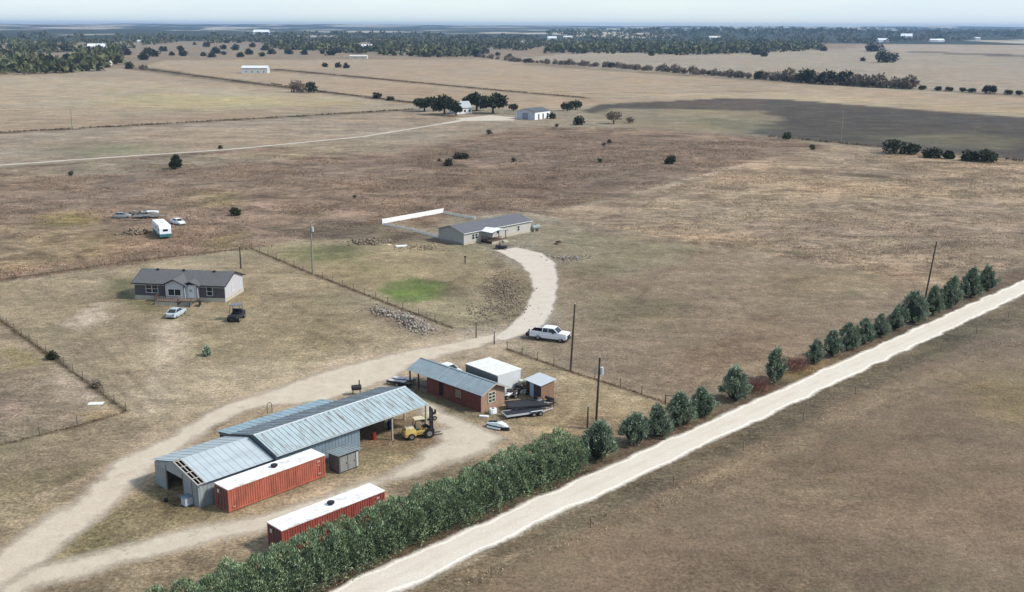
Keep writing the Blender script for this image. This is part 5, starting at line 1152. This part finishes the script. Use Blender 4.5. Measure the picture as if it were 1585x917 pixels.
# pickup: front at right (884,535) heading lower right
a = at(880, 531); b = at(820, 524)
rot = math.atan2(b[1] - a[1], b[0] - a[0])
car((a[0], a[1] + .5), rot, 'white crew cab pickup parked where the track meets the driveway', CARW, L=5.9, W=2.02, kind='pickup', cat='pickup truck', name='pickup_truck').scale = (1.04, 1.04, 1.1)
x, y = b; t = thing('cargo_carrier', 'dark cargo carrier rack at the tail of the white pickup', 'rack', (x + .15, y + .25), rot)
MB().box(.1, .6, -.7, .7, .5, .56).box(.55, .6, -.7, .7, .56, 1.0).build('rack_frame', DARK, t); MB().tube((.35, -.3, .56), (.35, -.3, 1.35), .16, .12, 10).build('gas_bottle', DARK, t); MB().box(.2, .5, .1, .55, .56, 1.0).build('case', GLASS, t)
SILV = pm('silver_car_paint', S(196, 208, 214), .3, .05, 1, spec=.5)
car(at(282, 483.5), math.radians(262), 'silver sedan parked in front of the dark house', SILV)
car((at(283, 349)[0], at(283, 349)[1]), math.radians(135), 'white sedan parked beside the white camper', CARW, L=4.9)
x, y = at(664, 572); car((-7.3, 139.8), math.radians(135), 'white car mostly hidden behind the red brown shed', CARW)
# dark utility vehicle by house 1
x, y = at(360, 500); t = thing('utility_vehicle', 'black side-by-side utility vehicle with roof parked right of the silver sedan', 'utility vehicle', (x, y), math.radians(85))
def sxs(t, bodym, sc_=1.0, roof=True):
    s = sc_
    MB().loft([ring(0, .55 * s, .5 * s, .4 * s, .6 * s, .8 * s), ring(.4 * s, .72 * s, .66 * s, .35 * s, .6 * s, .95 * s), ring(1.2 * s, .75 * s, .7 * s, .3 * s, .6 * s, .75 * s), ring(2.9 * s, .75 * s, .72 * s, .35 * s, .6 * s, .95 * s), ring(3.0 * s, .7 * s, .68 * s, .4 * s, .6 * s, .95 * s)]).build('body', bodym, t)
    mb = MB()
    for q in (-1, 1):
        mb.beam((.9 * s, q * .68 * s, .9 * s), (1.2 * s, q * .62 * s, 1.95 * s), .06); mb.beam((2.1 * s, q * .68 * s, .9 * s), (2.1 * s, q * .62 * s, 1.95 * s), .06); mb.beam((1.2 * s, q * .62 * s, 1.95 * s), (2.1 * s, q * .62 * s, 1.95 * s), .06)
    mb.build('roll_cage', DARK, t)
    if roof: MB().box(1.0 * s, 2.3 * s, -.72 * s, .72 * s, 1.97 * s, 2.03 * s).build('roof', pm('grey_roof_panel', S(120, 124, 130), .5, .1, 1), t)
    MB().box(1.45 * s, 1.9 * s, -.6 * s, .6 * s, .76 * s, .92 * s).box(1.85 * s, 2.0 * s, -.6 * s, .6 * s, .92 * s, 1.4 * s).build('seat', GLASS, t)
    MB().tube((1.25 * s, .3 * s, 1.05 * s), (1.3 * s, .3 * s, 1.08 * s), .17, n=12).build('steering_wheel', DARK, t)
    for x_ in (.5 * s, 2.5 * s):
        for q in (-1, 1): wheel(t, x_, q * .68 * s, .33 * s, .26)
sxs(t, DARK, 1.3)
x, y = at(785, 386); t = thing('quad_buggy', 'dark off-road buggy parked at the pale house steps', 'buggy', (x, y), math.radians(170)); sxs(t, DARK, .85, roof=False)

# forklift
a = at(632, 683); t = thing('forklift', 'yellow rough terrain forklift at the open barn bay', 'forklift', (a[0], a[1] + .9), math.radians(22))
YEL = pm('forklift_yellow', S(216, 186, 104), .5, .12, 2, stain=S(160, 120, 56), samt=.4); CRM = pm('forklift_cream', S(228, 214, 176), .6, .1, 2)
for yy in (-.72, .72): wheel(t, .1, yy, .42, .3); wheel(t, 2.3, yy * 1.05, .58, .4)
MB().loft([ring(-.75, .6, .5, .45, .7, .95), ring(-.6, .74, .62, .35, .75, 1.15), ring(.0, .78, .66, .35, .8, 1.3), ring(.7, .7, .6, .4, .8, 1.25), ring(.8, .6, .55, .45, .8, .9)]).build('counterweight', YEL, t, bevel=.04)
MB().loft([ring(-.45, .42, .36, 1.12, 1.25, 1.4), ring(.0, .48, .4, 1.2, 1.4, 1.52), ring(.5, .48, .42, 1.2, 1.4, 1.5)]).build('hood', CRM, t)
MB().box(.7, 2.4, -.55, .55, .5, .75).box(.75, 1.9, -.62, -.45, .75, 1.0).box(.75, 1.9, .45, .62, .75, 1.0).build('chassis', YEL, t)
MB().box(.75, 1.2, -.28, .28, .9, 1.1).box(.7, .82, -.28, .28, 1.1, 1.6).build('seat', GLASS, t)
MB().tube((1.75, 0, .8), (1.55, 0, 1.4), .03).tube((1.53, 0, 1.4), (1.56, 0, 1.42), .2, n=12).build('steering_wheel', DARK, t)
mb = MB()
for q in (-1, 1): mb.beam((.6, q * .52, 1.2), (.75, q * .48, 2.35), .06); mb.beam((1.95, q * .52, .9), (1.7, q * .48, 2.35), .06)
mb.build('roll_frame', DARK, t); MB().box(.6, 1.9, -.55, .55, 2.36, 2.44).build('overhead_guard', CRM, t)
for q in (-1, 1): MB().box(2.72, 2.92, q * .42 - .09, q * .42 + .09, .25, 3.5).build('mast_rail', DARK, t)
MB().box(2.74, 2.9, -.33, .33, 3.35, 3.48).box(2.74, 2.9, -.33, .33, 1.6, 1.75).box(2.74, 2.9, -.33, .33, .4, .55).build('mast_crossbar', DARK, t); MB().tube((2.82, 0, .4), (2.82, 0, 2.9), .06, n=8).build('lift_cylinder', STEEL, t)
MB().box(2.95, 3.02, -.6, .6, .35, .95).build('carriage', pm('green_tinge_metal', S(64, 84, 62), .6, .1, 2), t)
for q in (-1, 1): MB().box(3.02, 4.1, q * .38 - .06, q * .38 + .06, .12, .17).box(3.02, 3.07, q * .38 - .06, q * .38 + .06, .17, .6).build('fork', DARK, t)
# riding mower behind it
x, y = at(652, 657); t = thing('white_mower', 'pale riding machine just behind the forklift', 'mower', (x, y + 1.2), .4)
MB().loft([ring(0, .3, .25, .4, .6, .85), ring(.3, .36, .3, .35, .6, .95), ring(1.0, .36, .3, .35, .6, .9)]).build('bonnet', CRM, t); MB().loft([ring(1.0, .5, .48, .35, .45, .55), ring(1.9, .5, .46, .35, .55, .75)]).build('body', CRM, t); MB().box(1.3, 1.75, -.25, .25, .75, .87).box(1.7, 1.8, -.25, .25, .87, 1.25).build('seat', DARK, t)
for x_, r_ in ((.25, .2), (1.5, .3)):
    for q in (-1, 1): wheel(t, x_, q * .45, r_, .18)

# camper
a = at(248, 371); b = at(266, 369); rot = math.radians(118)
t = thing('white_camper', 'white camper trailer with teal skirt in the brush field', 'camper', ((a[0] + b[0]) / 2, (a[1] + b[1]) / 2), rot); w = 1.3; L = 9.6
CW = pm('camper_white', S(238, 242, 244, .85), .4, .04, .7); TEAL = pm('camper_teal', S(72, 122, 128), .5, .08, 1)
MB().loft([[(0, -w, 1.15), (0, w, 1.15), (0, w, 2.4), (.25, w, 3.0), (.25, -w, 3.0), (0, -w, 2.4)], [(.3, -w, 1.15), (.3, w, 1.15), (.3, w, 2.6), (.35, w, 3.1), (.35, -w, 3.1), (.3, -w, 2.6)], [(L - .3, -w, 1.15), (L - .3, w, 1.15), (L - .3, w, 2.6), (L - .35, w, 3.1), (L - .35, -w, 3.1), (L - .3, -w, 2.6)], [(L, -w, 1.15), (L, w, 1.15), (L, w, 2.4), (L - .25, w, 3.0), (L - .25, -w, 3.0), (L, -w, 2.4)]]).build('body', CW, t)
MB().box(.01, L - .01, -w - .01, w + .01, .45, 1.14).build('skirt', TEAL, t)
MB().box(-.03, -.003, -.55, .55, 1.75, 2.25).build('rear_window', GLASS, t)
for x0, x1 in ((1.2, 2.0), (4.4, 5.4), (7.0, 7.8)): MB().box(x0, x1, w + .003, w + .03, 1.7, 2.3).build('side_window', GLASS, t)
MB().box(3.0, 3.7, w + .003, w + .04, .6, 2.6).build('door', pm('camper_door', S(214, 218, 220), .5, .05, 1), t)
for x_ in (3.3, 6.2): MB().box(x_, x_ + .7, -.4, .4, 3.11, 3.3).build('roof_unit', WHITE, t)
for x_ in (4.2, 5.1):
    for q in (-1, 1): wheel(t, x_, q * 1.08, .36, .2)
MB().beam((L, 0, .5), (L + 1.2, 0, .5), .1).build('tow_bar', DARK, t)
# old trailer with scrap behind the camper
def flat_trailer(loc, rot, label, L, W, deck, rail, h=.62, axles=(2.6, 3.5), group=None):
    t = thing('flatbed_trailer', label, 'trailer', loc, rot, group); w = W / 2
    MB().box(0, L, -w, w, h, h + .07).build('deck', deck, t)
    mb = MB().box(-.05, L + .05, -w - .07, -w, h - .1, h + .12).box(-.05, L + .05, w, w + .07, h - .1, h + .12).box(-.08, -.0, -w, w, h - .1, h + .06)
    mb.build('side_rails', rail, t); MB().beam((L, -w * .8, h - .05), (L + 1.5, 0, h - .08), .09).beam((L, w * .8, h - .05), (L + 1.5, 0, h - .08), .09).build('drawbar', rail, t)
    MB().tube((L + 1.2, 0, .02), (L + 1.2, 0, h + .25), .04).build('jack', DARK, t)
    for x_ in axles:
        for q in (-1, 1): wheel(t, x_, q * (w + .2), .33, .2)
    for q in (-1, 1): MB().box(axles[0] - .4, axles[-1] + .4, q * (w + .2) - .13, q * (w + .2) + .13, .72, .76).build('mudguard', rail, t)
    return t
flat_trailer(at(208, 338), .15, 'grey loaded trailer beyond the camper in the brush field', 6.5, 2.2, GREYW, STEEL)
x, y = at(225, 335); t = thing('scrap_boat', 'small pale boat hull lying on the trailer beyond the camper', 'boat', (x - 1.0, y + .6, .7), .15)
MB().loft([[(xx, -ww, .5), (xx, -ww * .6, 0), (xx, ww * .6, 0), (xx, ww, .5)] for xx, ww in ((0, .75), (1.5, .85), (3.2, .7), (4.2, .1))]).build('hull', CW, t); MB().box(.3, 1.2, -.5, .5, .505, .75).build('seat_box', GREYW, t)
car(at(203, 337), math.radians(190), 'pale old car at the left end of the trailer beyond the camper', pm('faded_car_paint', S(160, 164, 162), .5, .1, 1), L=4.2)
r = np.random.RandomState(8)
def rocks(name, label, cat, centre, n, spread, size, mat, seed, rot=0, kind='stuff', pileh=.6):
    r = np.random.RandomState(seed); V = []; Fq = []; off = 0
    cube = np.array([(-1,-1,-1),(1,-1,-1),(1,1,-1),(-1,1,-1),(-1,-1,1),(1,-1,1),(1,1,1),(-1,1,1)], float); cf = np.array([(3,2,1,0),(4,5,6,7),(0,1,5,4),(1,2,6,5),(2,3,7,6),(3,0,4,7)])
    for i in range(n):
        q = r.normal(size=2) * .45; d = math.hypot(*q); px = q[0] * spread[0]; py = q[1] * spread[1]; s = size * (.4 + 1.0 * r.rand())
        M_ = np.linalg.qr(r.normal(size=(3, 3)))[0]; v = (cube * (.6 + .5 * r.rand(8, 1)) * np.array([1, .8, .55]) * s / 2) @ M_
        c, s2 = math.cos(rot), math.sin(rot); z = max(0, pileh * (1 - d) * r.rand()) + s * .15
        V.append(v + np.array([centre[0] + px * c - py * s2, centre[1] + px * s2 + py * c, z])); Fq.append(cf + off); off += 8
    o = npmesh(name, np.concatenate(V), np.concatenate(Fq), mat); tag(o, label, cat, kind=kind)
rm = leafmat('rubble_stone', S(112, 100, 88), S(200, 192, 180), S(138, 116, 100))
rocks('rubble', 'long heap of pale broken rock beside the yard fence', 'rubble', at(638, 500), 800, (6.0, 2.0), .42, rm, 1, math.radians(-62), pileh=.8)
rocks('rubble', 'scattered pale rocks at the upper left end of the rubble heap', 'rubble', at(592, 484), 130, (4.5, 2.2), .4, rm, 2, math.radians(-50), pileh=.3)
dc = leafmat('soil_clods', S(112, 96, 80), S(168, 150, 128), S(126, 112, 96))
rocks('soil_clods', 'rough dark clods of dirt inside the driveway curve', 'dirt', at(782, 450), 620, (4.0, 17), .28, dc, 3, math.radians(4), pileh=.12)
rocks('soil_clods', 'dark clods below the curve of the driveway', 'dirt', at(762, 480), 300, (7, 9), .25, dc, 4, math.radians(-30), pileh=.1)
rocks('broken_ground', 'small dark clods left of the pale house corner', 'dirt', at(660, 384), 120, (7, 5), .32, dc, 5, 0, pileh=.1)
rocks('pale_stones', 'pale stone heap right of the driveway top', 'rubble', at(880, 400), 120, (4.5, 3), .35, rm, 6, 0, pileh=.2)
rocks('brush_pile', 'dark burnt brush pile left of the camper', 'brush pile', at(210, 361), 160, (3.2, 3), .7, dc, 7, 0, pileh=1.1)
rocks('brush_pile', 'brown brush heap left of the white slab in the yard', 'brush pile', at(570, 376), 140, (5.5, 3.5), .6, dc, 8, 0, pileh=.7)

# yard clutter
flat_trailer((-.9, 124.2), math.radians(22), 'low silver railed trailer in front of the dark flatbed', 5.2, 1.7, DARK, pm('pale_rail', S(206, 210, 212), .5, .08, 1), h=.5, axles=(3.6, 4.5))
flat_trailer((-.6, 126.8), math.radians(12), 'dark decked flatbed trailer between the red brown shed and the small shed', 5.0, 2.3, DARK, DARK, h=.75, axles=(.6, 1.5))
x, y = at(780, 618); t = thing('quad_bike', 'pale quad bike parked at the white storage box', 'quad bike', (x, y), .5)
def quad(t, m1):
    MB().loft([ring(0, .25, .2, .5, .6, .7), ring(.4, .38, .3, .45, .6, .8), ring(.9, .22, .18, .45, .6, .75), ring(1.4, .35, .3, .45, .6, .8), ring(1.8, .3, .25, .5, .6, .75)]).build('body', m1, t); MB().box(.85, 1.5, -.15, .15, .8, .92).build('seat', DARK, t); MB().tube((.55, 0, .7), (.6, 0, 1.1), .03).tube((.6, -.38, 1.1), (.6, .38, 1.1), .02).build('handlebar', DARK, t)
    for x_ in (.25, 1.5):
        for q in (-1, 1): wheel(t, x_, q * .48, .29, .22)
    MB().box(-.05, .5, -.35, .35, .82, .86).build('front_rack', STEEL, t)
quad(t, CW)
x, y = at(796, 617); t = thing('dirt_bike', 'dark dirt bike standing between quad bikes and small shed', 'motorcycle', (x, y), 1.2); two_wheeler(t, pm('bike_brown', S(120, 100, 84), .5, .2, 3))
x, y = at(789, 611); t = thing('quad_bike', 'grey quad bike behind the pale one', 'quad bike', (x, y), 1.9); quad(t, pm('quad_grey', S(150, 152, 156), .5, .1, 2))
x, y = at(805, 611); t = thing('junk_rack', 'timber rack with pale crate left of the small shed', 'rack', (x, y), .8)
mb = MB()
for xx in (0, 1.2):
    for yy in (0, .6): mb.box(xx, xx + .08, yy, yy + .08, 0, 1.5)
mb.box(-.02, 1.3, -.02, .7, .7, .76); mb.box(-.02, 1.3, -.02, .7, 1.4, 1.46); mb.build('rack_frame', WOOD, t); MB().box(.2, .9, .1, .6, 1.462, 1.85).build('crate', pm('pale_crate', S(222, 220, 206), .6, .06, 2), t)
def scrap(px, py, n, R_, label, seed, cols):
    x, y = at(px, py); t = thing('scrap_pile', label, 'scrap', (x, y)); q = random.Random(seed)
    for i in range(n):
        L_, W_, H_ = q.uniform(.5, 1.5), q.uniform(.15, .7), q.uniform(.04, .4)
        M_ = Matrix.Translation((q.uniform(-R_, R_), q.uniform(-R_, R_) * .7, H_ / 2 + q.uniform(.15, .75))) @ Matrix.Rotation(q.uniform(0, 6), 4, 'Z') @ Matrix.Rotation(q.uniform(-.5, .5), 4, 'X') @ Matrix.Rotation(q.uniform(-.4, .4), 4, 'Y')
        MB().box(-L_ / 2, L_ / 2, -W_ / 2, W_ / 2, -H_ / 2, H_ / 2, M_).build(q.choice(['panel', 'plank', 'bin']), cols[i % len(cols)], t)
SC = [pm('scrap_white', S(214, 210, 206), .6, .15, 3), DARK, pm('scrap_brown', S(120, 92, 72), .8, .2, 3), pm('scrap_grey', S(150, 150, 148), .6, .2, 3), DARK]
scrap(798, 606, 34, 1.9, 'heap of mixed pale and dark scrap between the storage box and small shed', 3, SC)
scrap(838, 628, 14, 1.2, 'small dark scrap heap in front of the small brown shed', 5, SC[1:])
scrap(755, 631, 7, .5, 'few odd pieces leaning by the gable window of the red brown shed', 6, SC)
scrap(216, 333, 26, 3.2, 'dark scrap heaped along the loaded trailer beyond the camper', 9, [DARK, SC[2], DARK, SC[3]])
# boat shaped watercraft
a = at(772, 664); t = thing('jet_ski', 'white and dark green watercraft lying right of the red brown shed', 'watercraft', (a[0] - 1.3, a[1] + .9), math.radians(-32))
GRN = pm('dark_green_gel', S(30, 52, 46), .3, .1, 1, spec=.5)
MB().loft([[(xx, -ww, .45), (xx, -ww * .7, .05), (xx, 0, 0), (xx, ww * .7, .05), (xx, ww, .45)] for xx, ww in ((0, .5), (.8, .62), (2.0, .6), (2.7, .35), (3.05, .06))]).build('hull', GRN, t)
MB().loft([[(xx, -ww, .455), (xx, -ww * .8, .455 + h), (xx, ww * .8, .455 + h), (xx, ww, .455)] for xx, ww, h in ((0, .46, .12), (.8, .56, .3), (1.7, .52, .42), (2.4, .38, .3), (2.95, .08, .05))]).build('deck', CW, t, bevel=.03)
MB().loft([[(xx, -.18, z), (xx, .18, z), (xx, .15, z + .14), (xx, -.15, z + .14)] for xx, z in ((.1, .6), (.8, .76), (1.3, .84))]).build('seat', GRN, t); MB().tube((1.7, -.3, 1.1), (1.7, .3, 1.1), .025).tube((1.7, 0, .85), (1.7, 0, 1.1), .04).build('handlebar', DARK, t)
MB().loft([[(xx, -.66, z0), (xx, -.56, z0), (xx, -.5, z0 + .22), (xx, -.62, z0 + .22)] for xx, z0 in ((.2, .1), (1.3, .1), (2.1, .14))]).build('side_panel', CW, t)
x, y = at(758, 641); t = thing('white_tub', 'white moulded tub leaning at the gable end of the red brown shed', 'tub', (x, y), .4)
MB().loft([[(xx, -ww, 0), (xx, ww, 0), (xx, ww * .9, .7), (xx, -ww * .9, .7)] for xx, ww in ((0, .3), (.35, .42), (.9, .3))], ).build('shell', CW, t, bevel=.05); MB().tube((.45, 0, .702), (.45, 0, .72), .2, n=14).build('drain_opening', DARK, t)
x, y = at(742, 645); t = thing('white_plank', 'short white plank lying beside the white tub', 'plank', (x, y), -.2); MB().box(0, 1.2, -.2, .2, .02, .16).build('board', CW, t); MB().box(.1, .2, -.22, .22, 0, .02).box(1.0, 1.1, -.22, .22, 0, .02).build('batten', WOOD, t)
# board stack left of shed
a = at(620, 594); t = thing('flatbed_trailer', 'old trailer stacked with pale boards left of the shed porch', 'trailer', (a[0] - 1.4, a[1] + .4), math.radians(-25))
MB().box(0, 3.4, -1.0, 1.0, .5, .58).build('deck', WOOD, t); MB().box(-.05, 3.45, -1.06, -1.0, .42, .66).box(-.05, 3.45, 1.0, 1.06, .42, .66).build('side_rails', DARK, t)
for q in (-1, 1): wheel(t, 1.7, q * 1.15, .33, .2)
for i, (x0, y0, a_) in enumerate([(.1, -.9, .03), (1.2, -.85, -.05), (.2, .05, .1), (1.7, .1, -.08), (.9, -.4, .2)]):
    MB().box(0, 1.3 + .2 * (i % 2), 0, .8, 0, .05, Matrix.Translation((x0, y0, .6 + .06 * i)) @ Matrix.Rotation(a_, 4, 'Z')).build('board', pm('pale_board', S(220, 212, 212), .6, .08, 2), t)
# bits in the fields
def slab(px, py, L, W, label, rot=0, name='white_slab', col=(226, 224, 216)):
    x, y = at(px, py); t = thing(name, label, 'sheet', (x, y), rot); MB().box(0, L, 0, W, .03, .1).build('sheet', pm('scrap_sheet_%d' % col[0], S(*col, .8), .6, .08, 2), t); MB().box(.2, .3, 0, W, 0, .03).box(L - .3, L - .2, 0, W, 0, .03).build('batten', WOOD, t)
slab(614, 383, 2.6, 1.8, 'white flat sheet lying in the yard left of the pale house', .3)
slab(584, 378, 3.4, .8, 'pale yellow panel leaning on the brown brush heap', -.5, col=(222, 214, 178))
slab(135, 628, 1.9, 1.0, 'white sheet lying near the left plot fence', .1)
x, y = at(720, 408); t = thing('yard_post', 'small dark hydrant post standing in the pale house yard', 'post', (x, y)); MB().tube((0, 0, 0), (0, 0, 1.3), .12, .09, 8).build('pipe', DARK, t); MB().box(-.2, .2, -.1, .1, 1.302, 1.55).build('cap', DARK, t)
x, y = at(862, 378); t = thing('scrap_pile', 'dark small scrap heap right of the pale house', 'scrap', (x, y)); mb = MB()
for i in range(9): mb.box(-.5, .5, -.15, .15, 0, .1, Matrix.Translation((rr_.uniform(-.9, .9), rr_.uniform(-.9, .9), .15 + .06 * i)) @ Matrix.Rotation(rr_.uniform(0, 3), 4, 'Z') @ Matrix.Rotation(rr_.uniform(-.4, .4), 4, 'X'))
mb.build('planks', pm('burnt_planks', S(92, 62, 50), .9, .2, 2), t)
a = at(82, 556)
round_tree('fence_shrub', 'dark low shrub growing on the left plot fence', a[0], a[1], 1.0, 2.0, 95, n=420, leaf=.4, trunk=.05); a = at(150, 600)
round_tree('fence_shrub', 'bare dark shrub lower down the left plot fence', a[0], a[1], .9, 1.7, 96, n=250, leaf=.35, trunk=.05, mat=BARE)
# corner brace by the junipers
x, y = at(1030, 626); t = thing('fence_corner_brace', 'wooden corner brace where the fence meets the juniper row', 'fence brace', (x, y), 0)
for xx in (0, 2.4): MB().tube((xx, 0, 0), (xx, 0, 1.4), .09, n=8).build('post', POSTM, t)
MB().beam((0, 0, 1.2), (2.4, 0, 1.2), .1).build('rail', POSTM, t)
# small dark bushes dotted over the brush field
DB = [(110,272,3),(757,208,4),(928,252,3),(943,222,3),(935,226,2.5),(549,307,2),(680,250,2),(795,251,3),(1257,232,4),(341,231,3),(862,197,3),(1218,216,6)]
bp_ = round_tree('dead_bush', 'small dark bush in the brown brush field', 0, 0, 1.0, 1.5, 99, n=160, leaf=.3, trunk=.02, group='small dark bushes in the brush field'); bk = children(bp_)
for k_, (px, py, s_) in enumerate(DB):
    x, y = at(px, py); sc2 = s_ * .42 * (1 + .002 * (330 - py))
    if k_ == 0: bp_.location = (x, y, 0); bp_.scale = (sc2,) * 3
    else: dup(bp_, (x, y), k_ * 1.1, sc2, kids=bk)

# ------------------------------------------------------------------ haze
def haze():
    mb = MB().box(-16000, 16000, -2500, 17500, -2, 84)
    m = bpy.data.materials.new('haze_air'); m.use_nodes = True; nt = m.node_tree
    for n in list(nt.nodes):
        if n.type != 'OUTPUT_MATERIAL': nt.nodes.remove(n)
    v = nt.nodes.new('ShaderNodeVolumePrincipled'); v.inputs['Color'].default_value = (.34, .53, .80, 1); v.inputs['Density'].default_value = HAZE; v.inputs['Anisotropy'].default_value = .2
    nt.links.new(v.outputs[0], nt.nodes['Material Output'].inputs['Volume'])
    o = mb.build('haze', m); tag(o, 'pale blue haze lying over the far country', 'haze', kind='stuff')
haze()
